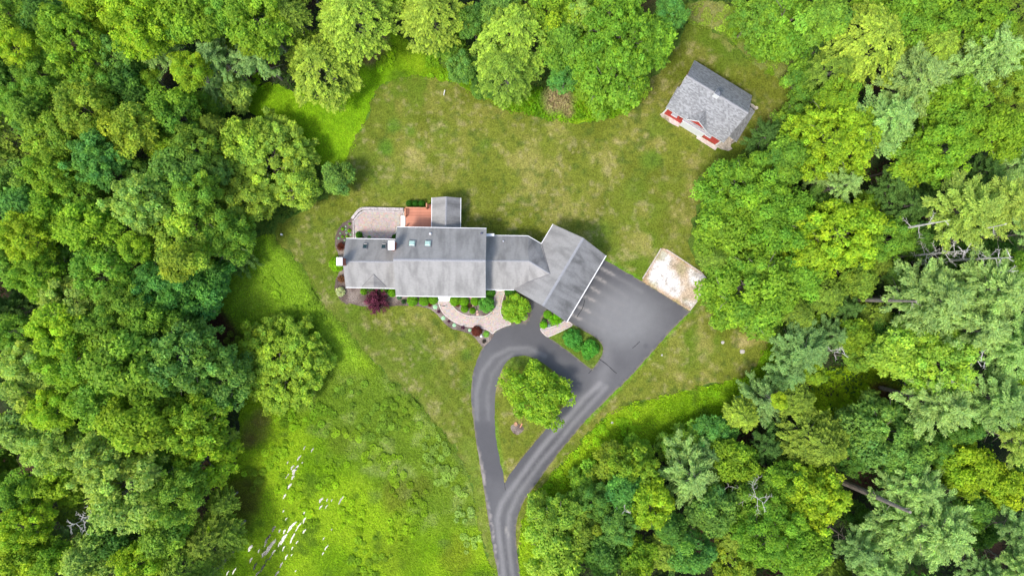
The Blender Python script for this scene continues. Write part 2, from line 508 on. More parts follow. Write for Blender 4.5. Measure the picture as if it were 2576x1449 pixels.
def rough_col(x, y):
    px, py = plan(x, y)
    n1 = fbm(x, y, 7, 2, 4); n2 = fbm(x, y, 1.8, 4, 3)
    c = np.tile(np.array([.205, .315, .012]), (len(x), 1))
    c = mixc(c, (.125, .230, .006), sstep(.45, .66, n1))
    c = mixc(c, (.070, .135, .010), .75 * sstep(.55, .75, n2))
    # calmer, greener hay meadow between the lawn and the wood in the west
    w = sstep(1000, 900, py) * sstep(560, 620, py) * sstep(950, 880, px)
    c = mixc(c, (.175, .290, .022), .8 * w)
    w = sstep(1640, 1700, px) * sstep(330, 280, py)
    c = mixc(c, (.115, .190, .020), .85 * w); c = mixc(c, (.24, .22, .09), .5 * w * sstep(.5, .65, n2))
    w = sstep(430, 380, py) * sstep(1000, 960, px)
    c = mixc(c, (.150, .300, .006), .7 * w)
    w = sstep(250, 120, path_d(px, py, [(850, 800), (960, 980), (1060, 1060), (1130, 1150)])) * sstep(900, 950, py)
    c = mixc(c, (.105, .165, .018), .75 * w)
    c = mixc(c, (.27, .33, .10), .55 * w * sstep(.5, .7, n2))
    for a, b, r, s, k in [(930,130,45,.9,(.20,.13,.07)),(945,100,30,.9,(.22,.14,.08)),(1405,252,42,.9,(.36,.24,.16)),(1430,285,18,.8,(.3,.2,.12)),(1300,240,30,.5,(.12,.2,.02)),
                    (540,820,45,1,(.055,.028,.018)),(560,850,45,.9,(.06,.03,.02)),(640,1085,40,.5,(.16,.11,.04)),(655,1050,26,.5,(.18,.13,.05)),(625,1110,25,.5,(.15,.10,.04)),(615,1240,55,.7,(.075,.055,.015)),(600,1300,50,.6,(.06,.05,.012)),
                    (700,870,50,.4,(.17,.16,.04)),(1880,865,22,.9,(.36,.27,.13)),(1790,40,45,.6,(.26,.24,.10)),(1760,20,30,.5,(.26,.24,.10)),(2220,1000,50,.9,(.10,.055,.02)),(2240,1010,40,.9,(.06,.035,.018)),(1000,1240,45,.5,(.10,.10,.015)),
                    (1060,1220,30,.4,(.10,.10,.015)),(990,1390,60,.45,(.12,.17,.012)),(1150,1400,50,.45,(.13,.13,.015)),(860,1110,40,.4,(.10,.13,.015)),(735,1000,50,.4,(.08,.13,.015))]:
        d = np.hypot(px - a, py - b) / r * (1 + .8 * (n2 - .5))
        c = mixc(c, k, s * sstep(1.2, .5, d))
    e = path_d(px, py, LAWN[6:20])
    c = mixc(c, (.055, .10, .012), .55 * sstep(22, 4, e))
    return c * .95
def floor_col(x, y):
    n1 = fbm(x, y, 6, 3, 4); n2 = fbm(x, y, 1.5, 1, 3)
    c = np.tile(np.array([.022, .030, .010]), (len(x), 1))
    c = mixc(c, (.055, .028, .016), sstep(.5, .65, n1))
    c = mixc(c, (.03, .055, .012), sstep(.5, .7, n2))
    px, py = plan(x, y)
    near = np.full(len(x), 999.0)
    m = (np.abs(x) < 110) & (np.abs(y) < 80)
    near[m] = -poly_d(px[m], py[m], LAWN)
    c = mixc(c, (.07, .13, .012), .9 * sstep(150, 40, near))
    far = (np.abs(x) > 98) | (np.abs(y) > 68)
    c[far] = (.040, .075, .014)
    return c

gp = [(-3000, -3000), (5576, -3000), (5576, 4449), (-3000, 4449)]
def ground():
    # one sheet to the horizon: fine where the picture looks, coarse beyond
    xs = np.concatenate([[-2500, -900, -300, -130], np.arange(-100, 100.1, 1.0), [130, 300, 900, 2500]])
    ys = np.concatenate([[-2500, -900, -300, -100], np.arange(-70, 70.1, 1.0), [100, 300, 900, 2500]])
    gx, gy = np.meshgrid(xs, ys); nx, ny = len(xs), len(ys)
    v = np.stack([gx.ravel(), gy.ravel(), np.zeros(gx.size)], 1)
    f = [(j * nx + i, j * nx + i + 1, (j + 1) * nx + i + 1, (j + 1) * nx + i) for j in range(ny - 1) for i in range(nx - 1)]
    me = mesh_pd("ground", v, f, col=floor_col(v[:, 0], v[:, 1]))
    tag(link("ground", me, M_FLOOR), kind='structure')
ground()
for k, pl in MEADOWS.items():
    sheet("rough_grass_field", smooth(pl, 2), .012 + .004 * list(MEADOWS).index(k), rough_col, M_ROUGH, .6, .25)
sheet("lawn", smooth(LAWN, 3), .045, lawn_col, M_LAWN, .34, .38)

# ------------------------------------------------------------------ driveway
DRIVE = ([(1245,1560)] + Q(Z6, [(230,1449),(210,1340),(190,1230),(165,1060),(145,930),(120,770),(98,640),(78,500),(66,380),(66,280),(75,200),(92,140)]) +
         Q(Z5, [(5,1100),(75,960),(150,850),(210,755),(270,700),(330,662),(420,622),(520,590),(620,575),(740,560),(800,520),(830,400),(820,240),(700,120)]) +
         [(1360,745),(1400,765)] + Q(Z5, [(1100,350),(1080,372),(1040,422),(1002,500),(980,570),(982,650),(1008,710),(1055,760),(1110,800),(1200,850),(1350,960),(1500,1070),(1650,1190),(1785,1290),
                (1850,1225),(1910,1140),(1945,1080),(1962,1010),(1962,950),(1930,880),(1850,800),(1700,710),(1600,650),(1490,600),(1420,560),(1380,520)]) +
         [(1470,730),(1505,655)] + Q(Z2, [(1345,515),(1500,603),(1740,740),(1990,893),(2242,1052),(2235,1075),(2120,1190),(1960,1360)]) +
         Q(Z6, [(1055,210),(960,300),(860,400),(770,490),(660,620),(560,745),(480,860),(400,970),(365,1040),(345,1110),(340,1180),(345,1260),(352,1340),(366,1449)]) + [(1312,1560)])
LOOP = Q(Z6, [(268,862),(258,800),(245,750),(225,650),(213,550),(209,430),(215,320),(230,240),(260,160),(300,112),(350,90),(410,90),(470,112),(530,150),(570,178),
        (640,230),(668,280),(668,340),(645,390),(600,440),(525,540),(430,655),(350,755),(300,822),(276,868)])
TRK = [  # worn wheel tracks, width, strength
  (Q(Z6, [(265,1449),(255,1340),(235,1200),(225,1090),(250,1000),(320,900),(400,790),(480,680),(570,570),(660,470),(760,350),(860,260)]), 6, .75),
  (Q(Z6, [(320,1449),(300,1300),(290,1160),(300,1060),(350,950),(420,850),(500,740),(590,640),(690,510),(790,400),(900,280)]), 5, .6),
  (Q(Z6, [(100,480),(95,320),(130,190),(200,95),(300,45),(420,40),(520,90)]), 5, .45),
  (Q(Z6, [(170,480),(165,320),(195,200),(250,125),(330,75),(430,65)]), 4, .3),
  (Q(Z6, [(860,260),(900,150),(880,60)]), 16, .35),
]
SCUFF = [((1290,590),(1430,670),2.6),((1240,685),(1350,755),2.6),((1175,790),(1290,855),2.2),((1115,890),(1240,950),2.6),((1045,1000),(1190,1065),2.4),((985,1090),(1100,1145),2.0)]
def asph_col(x, y):
    px, py = plan(x, y)
    n1 = fbm(x, y, 8, 4, 4); n2 = fbm(x, y, 1.5, 2, 3)
    c = np.tile(np.array([.066, .065, .068]), (len(x), 1))
    c = mixc(c, (.092, .091, .093), .8 * sstep(.38, .66, n1))
    court = sstep(860, 780, py) * 1.0
    w = sstep(120, 30, np.hypot((px - 1560) * .8, (py - 800)))
    c = mixc(c, (.175, .175, .172), .75 * w)
    for pts, wd, s in TRK:
        d = path_d(px, py, pts)
        c = mixc(c, (.215, .208, .205), s * sstep(wd * 2.0, 0, d) * (.72 + .25 * (n2 - .2)))
    for a, b, wd in SCUFF:
        A = Z2(*a); B = Z2(*b); d = seg_d(px, py, A, B)
        c = mixc(c, (.30, .27, .24), .85 * sstep(wd * 1.8, 0, d))
        B2 = (B[0] + (B[0] - A[0]) * 2.2, B[1] + (B[1] - A[1]) * 2.2 )
        d = seg_d(px, py, A, B2); c = mixc(c, (.16, .155, .15), .4 * sstep(9, 0, d))
    d = path_d(px, py, Q(Z6, [(100,650),(125,770),(145,880)])); c = mixc(c, (.34, .30, .26), .9 * sstep(6, 1.5, d))
    d = path_d(px, py, Q(Z6, [(150,930),(190,1110),(235,1449)])); c = mixc(c, (.30, .27, .25), .7 * sstep(3.5, 0, d))
    d = seg_d(px, py, Z6(280,1150), Z6(292,1200)); c = mixc(c, (.30, .28, .25), .7 * sstep(4, 0, d))
    ed = np.abs(poly_d(px, py, DRIVE)); c = mixc(c, (.062, .06, .064), .55 * sstep(7, 2, ed)); c = mixc(c, (.20, .17, .10), .6 * sstep(2.2, .3, ed + 3 * (n2 - .35)))
    d = np.hypot(px - 1625, py - 870) ; c = mixc(c, (.06, .06, .065), .5 * sstep(9, 4, d))
    return c
drive = sheet("driveway", smooth(DRIVE, 2), .075, asph_col, M_ASPH, .30, .05)
M_CRACK = plain("crack_sealant", (.018, .018, .02), .5, .4)
def strip(name, pts, w, z, m, parent=None, wob=.0):
    pts = [P(x, y, z) for x, y in smooth(pts, 4, False)]
    v = []; f = []
    for i, p in enumerate(pts):
        d = (pts[min(i + 1, len(pts) - 1)] - pts[max(i - 1, 0)]).normalized(); n = Vector((-d.y, d.x, 0))
        ww = w * (1 + wob * (random.random() - .5)) * .5
        v += [p + n * ww, p - n * ww]
        if i: f.append((2 * i - 2, 2 * i - 1, 2 * i + 1, 2 * i))
    return link(name, mesh_pd(name, v, f), m, parent)
for pts, w in [(Q(Z2, [(1132,935),(1124,985),(1105,1035),(1078,1075),(1050,1120)]), .12), (Q(Z2, [(1718,1378),(1680,1415),(1640,1449)]), .10),
            (Q(Z5, [(1905,1135),(1985,1190),(2060,1250),(2120,1310),(2180,1360)]), .13), (Q(Z5, [(1795,1300),(1765,1335),(1740,1362)]), .1), (Q(Z6, [(270,862),(272,890),(276,918)]), .1)]:
    strip("sealed_crack", pts, w, .080, M_CRACK, drive, .6)

def isl_col(x, y):
    c = lawn_col(x, y); px, py = plan(x, y); n2 = fbm(x, y, 1.2, 4, 3)
    c = mixc(c, (.075, .135, .015), .7 * sstep(940, 915, py))
    e = path_d(px, py, LOOP[1:8]); c = mixc(c, (.26, .20, .09), .7 * sstep(22, 6, e) * sstep(1010, 960, py))
    c = mixc(c, (.10, .20, .018), .6 * sstep(12, 4, e) * sstep(1030, 1080, py))
    e = path_d(px, py, LOOP[14:]); c = mixc(c, (.24, .19, .08), .4 * sstep(5, 1, e))
    return c
sheet("loop_island_turf", smooth(LOOP, 3), .125, isl_col, M_LAWN, .35, .05)
ISL2 = Q(Z5, [(1112,798),(1200,850),(1350,960),(1500,1070),(1650,1190),(1785,1288),(1850,1222),(1910,1138),(1945,1078),(1960,1010),(1960,950),(1928,882),(1848,802),(1700,712),(1600,652),(1492,604),(1400,655),(1280,715),(1180,760)])
sheet("side_island_turf", smooth(ISL2, 2), .122, isl_col, M_LAWN, .35, .03)

# ------------------------------------------------------------------ mulch beds
def mulch_col(x, y):
    n = fbm(x, y, 1.5, 1, 3)
    c = np.tile(np.array([.125, .095, .080]), (len(x), 1))
    c = mixc(c, (.20, .165, .14), sstep(.45, .7, n))
    return mixc(c, (.075, .055, .045), sstep(.55, .35, n) * .6)
BEDS = [
 Q(Z1, [(352,385),(290,400),(235,425),(190,475),(160,530),(140,600),(135,690),(150,760),(185,830),(215,900),(190,1000),(160,1080),(140,1130),(140,1240),(180,1340),(250,1400),(300,1400),(300,1210),(280,620),(352,612)]),
 Q(Z4, [(300,150),(165,150),(158,250),(215,340),(280,400),(400,435),(560,470),(800,480),(900,470),(1050,462),(1200,458),(1330,468),(1430,490),(1520,520),(1600,585),(1680,680),(1790,775),(1900,812),(2040,852),(2120,905),(2180,975),(2250,1050),
         (2300,1000),(2370,930),(2400,862),(2330,800),(2240,768),(2150,757),(2050,755),(1950,738),(1800,655),(1700,565),(1640,470),(1600,385),(1600,280),(1000,280),(900,150)]),
 Q(Z4, [(1780,280),(1785,400),(1850,495),(1920,555),(2020,593),(2150,612),(2280,605)]) + Q(Z5, [(135,465),(185,445),(235,400),(262,330),(270,200),(272,60),(130,0),(20,60)]),
 Q(Z5, [(415,20),(418,150),(390,250),(370,380),(420,470),(480,525),(520,585),(620,570),(740,555),(800,515),(825,400),(810,240),(700,140),(560,20)]),
 Q(Z5, [(1140,330),(1082,375),(1043,425),(1006,500),(984,570),(985,650),(1080,650),(1180,625),(1260,600),(1330,560),(1400,540)]),
 Q(ZA, [(560,1060),(620,930),(700,920),(740,980),(850,1060),(950,1090),(1400,1090),(1530,1050),(1600,960),(1660,980),(1660,1150),(560,1150)]),
 Q(Z6, [(310,520),(312,545),(330,568),(355,572),(382,552),(388,530),(350,505)]),
]
for i, b in enumerate(BEDS):
    sheet("mulch_bed", smooth(b, 3), .136 + .002 * i if i < 6 else .14, mulch_col, M_MULCH, .35, .04)
# ------------------------------------------------------------------ crushed stone pad
PAD = Q(Z2, [(1950,385),(2000,400),(2180,515),(2380,650),(2425,700),(2400,800),(2340,930),(2245,1052),(1990,893),(1742,738)])
def pad_col(x, y):
    px, py = plan(x, y); n = fbm(x, y, 2.5, 3, 4); n2 = fbm(x, y, .6, 6, 2)
    c = np.tile(np.array([.58, .545, .51]), (len(x), 1))
    c = mixc(c, (.36, .26, .15), .8 * sstep(.5, .68, n))
    c = mixc(c, (.60, .56, .52), .5 * sstep(.5, .35, n))
    e = seg_d(px, py, Z2(1745, 745), Z2(2245, 1055)); c = mixc(c, (.34, .20, .08), .75 * sstep(16, 3, e + 10 * (n - .5)))
    e = path_d(px, py, [Z2(1745, 735), Z2(1950, 385), Z2(2380, 650)]); c = mixc(c, (.34, .20, .10), .7 * sstep(9, 1, e))
    c = mixc(c, (.16, .13, .07), .5 * sstep(.66, .78, n2))
    return mixc(c, (.22, .22, .08), .5 * sstep(.6, .7, fbm(x, y, 1.4, 1, 3)))
pad = empty("gravel_pad", P(1695, 705), "square parking pad of white crushed stone beside the blacktop, edged with pale boards", "gravel pad")
o = sheet("stone_bed", PAD, .105, pad_col, M_STONE, .3, .05, kind=None, parent=pad)
M_TIMB = plain("weathered_timber", (.42, .37, .31), .85, .2, .2)
for a, b in [((1943,392),(1895,475)),((1893,478),(1845,555)),((1843,558),(1795,636)),((1793,640),(1748,712)),((2000,402),(2095,462)),((2099,465),(2190,526)),((2194,529),(2285,590)),((2289,593),(2378,652)),((2350,915),(2300,985)),((2297,988),(2250,1048))]:
    A = P(*Z2(*a), .12); B = P(*Z2(*b), .12)
    MB().bar(A, B, .14, .16).build("border_board", M_TIMB, pad)

# ------------------------------------------------------------------ pavers
PCOL = [(.50,.38,.31),(.48,.39,.34),(.42,.38,.36),(.52,.41,.33),(.36,.34,.34),(.48,.35,.28),(.46,.42,.39),(.53,.44,.37)]
def paver_field(name, poly, z, circles=(), bright=1.0):
    """a raised bed plus single pavers: T weave, with rings of small pavers round each circle"""
    pts = np.array([(P(x, y).x, P(x, y).y) for x, y in poly])
    mb = MB()
    def put(cx, cy, sx, sy, rz=0.0):
        k = [(v * .6 + m_ * .4) * .90 * bright * random.uniform(.88, 1.1) for v, m_ in zip(random.choice(PCOL), (.47, .385, .33))]
        g = .016
        mb.box((cx, cy, z), sx - g, sy - g, .05, rz, k)
    U = .16
    x0, y0 = pts.min(0); x1, y1 = pts.max(0)
    cs = [(P(a, b).x, P(a, b).y, r * S) for a, b, r in circles]
    xs = np.arange(x0, x1, U * 3); ys = np.arange(y0, y1, U * 3)
    cells = []
    for j, y in enumerate(ys):
        for i, x in enumerate(xs):
            sh = (j % 2) * U * 1.5
            if (i + j) % 2: cells += [(x + sh + U, y + U * .5, 2 * U, U), (x + sh + U * .5, y + U * 2, U, 2 * U), (x + sh + U * 1.5, y + U * 2, U, 2 * U), (x + sh + U * 2.5, y + U, U, 2 * U), (x + sh + U * 2.5, y + U * 2.5, U, U)]
            else: cells += [(x + sh + U * .5, y + U, U, 2 * U), (x + sh + U * 2, y + U * .5, 2 * U, U), (x + sh + U * 2, y + U * 1.5, 2 * U, U), (x + sh + U, y + U * 2.5, 2 * U, U), (x + sh + U * 2.5, y + U * 2.5, U, U)]
    ca = np.array([(c[0], c[1]) for c in cells])
    d = poly_d(ca[:, 0], ca[:, 1], pts)
    for (cx, cy, sx, sy), dd in zip(cells, d):
        if dd < .12: continue
        if any(math.hypot(cx - a, cy - b) < r + .02 for a, b, r in cs): continue
        put(cx, cy, sx, sy)
    for a, b, r in cs:
        put(a, b, .15, .15)
        k = 1
        while k * U < r:
            rr = k * U; n = max(6, int(2 * math.pi * rr / .17))
            for i in range(n):
                t = 2 * math.pi * (i + .5 * (k % 2)) / n
                if poly_d(np.array([a + rr * math.cos(t)]), np.array([b + rr * math.sin(t)]), pts)[0] > .1:
                    put(a + rr * math.cos(t), b + rr * math.sin(t), U, 2 * math.pi * rr / n, t)
            k += 1
    # soldier course round the edge
    L = [Vector((p[0], p[1], 0)) for p in pts]
    me = mb.mesh(name, True)
    return me
M_JOINT = plain("paver_joint_sand", (.31, .265, .235), .9, .1, .15)
def pavement(nm, label, poly, z, circles, cat):
    e = empty(nm, P(*np.mean(poly, 0)), label, cat)
    o = sheet("joint_sand", poly, z - .030, None, M_JOINT, 2.0, 0, kind=None, parent=e)
    me = paver_field("pavers", poly, z, circles)
    q = link("pavers", me, M_PAVER, e); q["kind"] = 'stuff'
    # edge course of longer border stones
    pts = [P(x, y, z + .005) for x, y in poly]
    mb = MB()
    for a, b in zip(pts, pts[1:] + pts[:1]):
        n = max(1, round((b - a).length / .3))
        for i in range(n):
            p, r = a.lerp(b, (i + .03) / n), a.lerp(b, (i + .97) / n)
            if (r - p).length > .02: mb.bar(p, r, .13, .05, col=[v * random.uniform(.9, 1.1) for v in (.50, .43, .39)])
    q = mb.build("edge_course", M_PAVER, e, True); q["kind"] = 'stuff'
    return e
WALK = smooth(Q(ZB, [(262,396),(300,398),(545,396),(570,440),(600,520),(680,620),(780,690),(900,750),(1040,778),(1200,783),(1350,780),(1450,740),(1550,660),(1585,560),(1600,400),(1612,250),(1615,180),(1700,178),(1830,172),(1832,230),(1800,330),(1770,480),
          (1740,620),(1760,760),(1830,840),(1915,880),(1985,965),(1890,995),(1790,1030),(1690,1080),(1620,1120),(1555,1185),(1500,1140),(1400,1080),(1280,1050),(1180,1028),(1050,1022),(900,1005),(740,950),(600,880),(470,780),(380,690),(330,600),(290,500)]), 2)
pavement("paved_walk", "curved walk of tan and grey pavers sweeping from the front steps to the driveway", WALK, .17, [(*ZB(1640, 880), 19), (*ZB(400, 420), 12)], "walkway")
WALK2 = smooth(Q(Z5, [(1320,570),(1390,535),(1485,598),(1400,652),(1280,712),(1180,757),(1105,785),(1060,762),(1010,712),(986,656),(1080,652),(1180,628),(1260,602)]), 2)
pavement("paved_path", "short curved paver path between the garage corner shrubs and the side island", WALK2, .168, [], "path")
PATIO = Q(ZA, [(505,600),(560,560),(640,470),(700,400),(760,345),(1840,350),(1840,480),(1760,480),(1760,770),(1650,775),(1640,900),(1560,990),(1480,1050),(1350,1080),(950,1080),(840,1050),(760,1000),(700,935),(620,920),(565,960),(560,1100),(505,1100)])
patio = pavement("patio", "paver patio with a round ring pattern behind the house's west wing", PATIO, .22, [(*ZA(1200, 740), 20.5)], "patio")
# seat wall round the patio: single cap stones
M_CAP = plain("grey_wall_stone", (.40, .36, .345), .85, .2, .25, 3)
wall = empty("garden_wall", P(*ZA(700, 330)), "low curved wall of grey flat stones round the patio's north west side", "garden wall")
def stones(pts, w, z0, z1, parent, L=.55, name="cap_stone", m=M_CAP):
    pts = [P(x, y, 0) for x, y in pts]
    cum = [0]
    for a, b in zip(pts, pts[1:]): cum.append(cum[-1] + (b - a).length)
    def at(s):
        for i in range(len(pts) - 1):
            if s <= cum[i + 1] + 1e-6: return pts[i].lerp(pts[i + 1], (s - cum[i]) / max(cum[i + 1] - cum[i], 1e-6))
        return pts[-1]
    s = 0
    while s < cum[-1] - .1:
        e = min(s + L * random.uniform(.7, 1.3), cum[-1])
        a, b = at(s + .015), at(e - .015)
        dz = random.uniform(-.012, .012)
        h = z1 - z0
        A = Vector((a.x, a.y, z0 + h / 2 + dz)); B = Vector((b.x, b.y, z0 + h / 2 + dz))
        MB().bar(A, B, w * random.uniform(.93, 1.05), h).build(name, m, parent)
        s = e
outer = Q(ZA, [(480,565),(530,500),(590,420),(650,350),(700,305),(760,290),(900,293),(1200,300),(1500,305),(1845,312)])
stones(outer, .36, .02, .52, wall, .6)
inner = Q(ZA, [(540,590),(600,520),(660,440),(720,385),(780,362),(900,360),(1200,365),(1500,372),(1700,378),(1840,380)])
stones(inner, .24, .1, .34, wall, .5, "ledge_stone")
stones(Q(ZA, [(508,600),(515,800),(518,1100)]), .14, .1, .34, wall, .6, "edging_stone")
# stepping stones
M_PINK = plain("pink_stepping_stone", (.55, .34, .27), .85, .2, .12)
for i, (p, lab) in enumerate([((1140,580),"pink square stepping stone in the mulch, nearest the big round shrub's upper left"),((1178,662),"pink square stepping stone, middle one of the three clear of the shrubs"),((1197,733),"pink square stepping stone nearest the curved paver walk"),
             ((1100,520),"pink stepping stone half hidden under the lime shrub below the eave"),((1040,340),"pink stepping stone close under the main roof edge")]):
    o = MB().box((0, 0, .04), .30, .30, .06, 0).build("stepping_stone", M_PINK)
    o.location = P(*ZB(*p), .17); o.rotation_euler = (0, 0, random.uniform(-.5, .5)); tag(o, lab, "stepping stone", "pink stepping stones through the front bed")
# ================================================================== ROOFS AND WALLS
def slab(name, ring, eave, m, parent, th=.16, trim=M_WHITE, drop=None):
    """one roof slope: ring of world points (top surface), eave = (i, j) the two ring points along its eave; UV in metres"""
    top = [Vector(p) for p in ring]
    bot = [p - Vector((0, 0, th)) for p in top]
    v, f = prism_pts(top, bot)
    e = (top[eave[1]] - top[eave[0]]).normalized()
    n = None
    a = top[eave[0]]
    far = max(top, key=lambda p: ((p - a) - e * (p - a).dot(e)).length)
    d = ((far - a) - e * (far - a).dot(e)).normalized()
    # keep faces facing out
    nn = Vector((0, 0, 0))
    for i in range(len(top)):
        p, q = top[i], top[(i + 1) % len(top)]
        nn += Vector(((p.y - q.y) * (p.z + q.z), (p.z - q.z) * (p.x + q.x), (p.x - q.x) * (p.y + q.y)))
    if nn.z < 0: f = [tuple(reversed(q)) for q in f]
    uv = []; mi = []
    for k, q in enumerate(f):
        mi.append(0 if k == 0 else 1)
        for i in q: uv.append(((v[i] - a).dot(e) + 50, (v[i] - a).dot(d) + 20))
    return link(name, mesh_pd(name, v, f, uv=uv, mi=mi), [m, trim], parent)
def gable_body(name, e0, e1, f0, f1, r0, r1, m, parent, inset=.35, drop=.25, gin=.3):
    """walls under a gable roof: eave line e0-e1, opposite eave f0-f1, ridge r0-r1"""
    e0, e1, f0, f1, r0, r1 = [Vector(p) for p in (e0, e1, f0, f1, r0, r1)]
    ax = (e1 - e0).normalized()
    pr = ((f0 - e0) - ax * (f0 - e0).dot(ax)); pr.z = 0; pr.normalize()
    slope = (r0.z - e0.z) / max(abs((r0 - e0).dot(pr)), .1)
    def g(e, f, r, s):
        a = e + pr * inset + ax * s * gin; b = f - pr * inset + ax * s * gin; c = r + ax * s * gin
        a.z = e.z + inset * slope - drop; b.z = f.z + inset * slope - drop; c.z = r.z - drop
        return [Vector((a.x, a.y, 0)), a, c, b, Vector((b.x, b.y, 0))]
    v, f = prism_pts(g(e0, f0, r0, 1), g(e1, f1, r1, -1))
    return link(name, mesh_pd(name, v, f), m, parent)
def gutter(a, b, parent, out=None, name="gutter", w=.085, h=.10):
    a = Vector(a); b = Vector(b); d = (b - a).normalized()
    if out is not None:
        o = Vector(out); o = o - d * o.dot(d); o.z = 0; o.normalize(); a = a + o * w * .5; b = b + o * w * .5
    return MB().bar(a + Vector((0, 0, -.075)), b + Vector((0, 0, -.075)), w, h).build(name, M_WHITE, parent)
def window(c, nrm, w, h, parent, name="window", pane=M_PANE, frame=M_WHITE, cross=True):
    c = Vector(c); n = Vector(nrm).normalized(); t = Vector((-n.y, n.x, 0)); u = Vector((0, 0, 1))
    mb = MB(); fw = .09
    for s in (-1, 1):
        mb.bar(c + t * s * w / 2 - u * (h / 2 + fw / 2) + n * .03, c + t * s * w / 2 + u * (h / 2 + fw / 2) + n * .03, fw, .07, up=n)
        mb.bar(c - t * (w / 2 - fw / 2) + u * s * h / 2 + n * .03, c + t * (w / 2 - fw / 2) + u * s * h / 2 + n * .03, .07, fw, up=u)
    if cross:
        mb.bar(c - t * (w / 2 - fw / 2) + n * .02, c + t * (w / 2 - fw / 2) + n * .02, .04, .04, up=u)
    o = mb.build(name, frame, parent)
    a = t * (w / 2 - .02); b = u * (h / 2 - .02)
    v, f = prism_pts([c - a - b + n * .018, c + a - b + n * .018, c + a + b + n * .018, c - a + b + n * .018], [c - a - b + n * .006, c + a - b + n * .006, c + a + b + n * .006, c - a + b + n * .006])
    link("pane", mesh_pd("pane", v, f), pane, o)
    return o

house = empty("house", P(1110, 660), "large grey roofed house with skylights, two white capped chimneys and an angled garage wing", "house")
# ---- main block
eh, rh = 5.3, 8.2
mTL, mTR = P(998.7, 571.8, eh), P(1223.7, 575.4, eh)
mRL, mRR = P(988.9, 653.2, rh), P(1221.8, 656.0, rh)
mBL, mBR = P(995.7, 744.0, eh), P(1221.8, 746.5, eh)
slab("roof", [mTL, mTR, mRR, mRL], (0, 1), M_ROOF, house)
slab("roof", [mBL, mBR, mRR, mRL], (0, 1), M_ROOF, house)
gable_body("wall", mTL, mTR, mBL, mBR, mRL, mRR, M_SIDING, house)
gutter(mTL, mTR, house, (0, 1, 0)); gutter(mBL, mBR, house, (0, -1, 0))
def ridge_cap(a, b, w=.16, parent=house, m=M_RIDGE, up=.03, n=None):
    a = Vector(a); b = Vector(b); d = (b - a).normalized(); s = d.cross(Vector((0, 0, 1))).normalized()
    z = Vector((0, 0, up))
    v = [a + z, b + z, b + s * w - z * 2.2, a + s * w - z * 2.2, b - s * w - z * 2.2, a - s * w - z * 2.2]
    return link("ridge_cap", mesh_pd("ridge_cap", v, [(0, 3, 2, 1), (0, 1, 4, 5)]), m, parent)
ridge_cap(mRL, mRR, .17)
# ---- west wing
eh, rh = 3.6, 5.6
wTL, wTR = P(870.7, 600.3, eh), P(1000, 603.3, eh)
wRL, wRR = P(861.7, 657.2, rh), P(1003, 658.6, rh)
wBL, wBR = P(869.6, 722.6, eh), P(1002, 725.6, eh)
slab("roof", [wTL, wTR, wRR, wRL], (0, 1), M_ROOF, house)
slab("roof", [wBL, wBR, wRR, wRL], (0, 1), M_ROOF, house)
gable_body("wall", wTL, wTR, wBL, wBR, wRL, wRR, M_SIDING, house)
gutter(wTL, P(994, 603.1, eh), house, (0, 1, 0)); gutter(wBL, P(994, 725.3, eh), house, (0, -1, 0))
ridge_cap(wRL, P(990, 658.5, rh), .14)
# little cross gable on the wing's front slope
def on_plane(x, y, p, q, r):
    """world point on the plane p,q,r seen at plan position x,y"""
    n = (q - p).cross(r - p); o = Vector((0, 0, H)); d = P(x, y, 0) - o
    return o + d * ((p - o).dot(n) / d.dot(n))
up_ = Vector((0, 0, .02))
ap = on_plane(940, 690, wBL, wBR, wRL)
zg = ap.z
gl = on_plane(911, 720.6, wBL, wBR, wRL); gr = on_plane(972.3, 721.0, wBL, wBR, wRL)
gf = P(939.6, 722.6, zg)
gl2 = Vector((gl.x, gf.y, gl.z)); gr2 = Vector((gr.x, gf.y, gr.z))
slab("dormer_roof", [gl + up_, ap + up_, gf, gl2 + up_], (0, 3), M_ROOF, house, .06)
slab("dormer_roof", [gr + up_, ap + up_, gf, gr2 + up_], (0, 3), M_ROOF, house, .06)
v = [gl2 + Vector((.1, .15, -.1)), gr2 + Vector((-.1, .15, -.1)), gf + Vector((0, .15, -.12)), gl2 + Vector((.1, .45, -.1)), gr2 + Vector((-.1, .45, -.1)), gf + Vector((0, .45, -.12))]
link("dormer_wall", mesh_pd("dormer_wall", v, [(0, 1, 2), (3, 5, 4), (0, 3, 4, 1), (1, 4, 5, 2), (2, 5, 3, 0)]), M_WHITE, house)
# ---- north porch
eh, rh = 2.9, 4.2
nTL, nBL = P(1087, 497.4, eh), P(1086.2, 577, eh)
nRT, nRB = P(1122.7, 495.0, rh), P(1120.6, 578, rh)
nTR, nBR = P(1158.5, 498.2, eh), P(1157.6, 577, eh)
slab("roof", [nTL, nBL, nRB, nRT], (0, 1), M_ROOF, house)
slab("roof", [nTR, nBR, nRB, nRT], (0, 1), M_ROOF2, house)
gable_body("wall", nTL, nBL, nTR, nBR, nRT, nRB, M_SIDING, house, .25, .22, .25)
gutter(nTL, P(1086.3, 573, eh), house, (-1, 0, 0)); gutter(nTR, P(1157.6, 573, eh), house, (1, 0, 0))
ridge_cap(nRT, P(1120.6, 576, rh), .13)
# ---- east link with the bend
eh, rh = 3.3, 5.6
cTL, cTM, cTR = P(1215, 592.6, eh), P(1327.8, 594.2, eh), P(1363.0, 614.8, eh)
cRL, cRM, cRE = P(1213, 656.0, rh), P(1330.4, 656.6, rh), P(1384.5, 689.6, rh)
cBL, cBR = P(1215, 727.8, eh), P(1293.4, 728.8, eh)
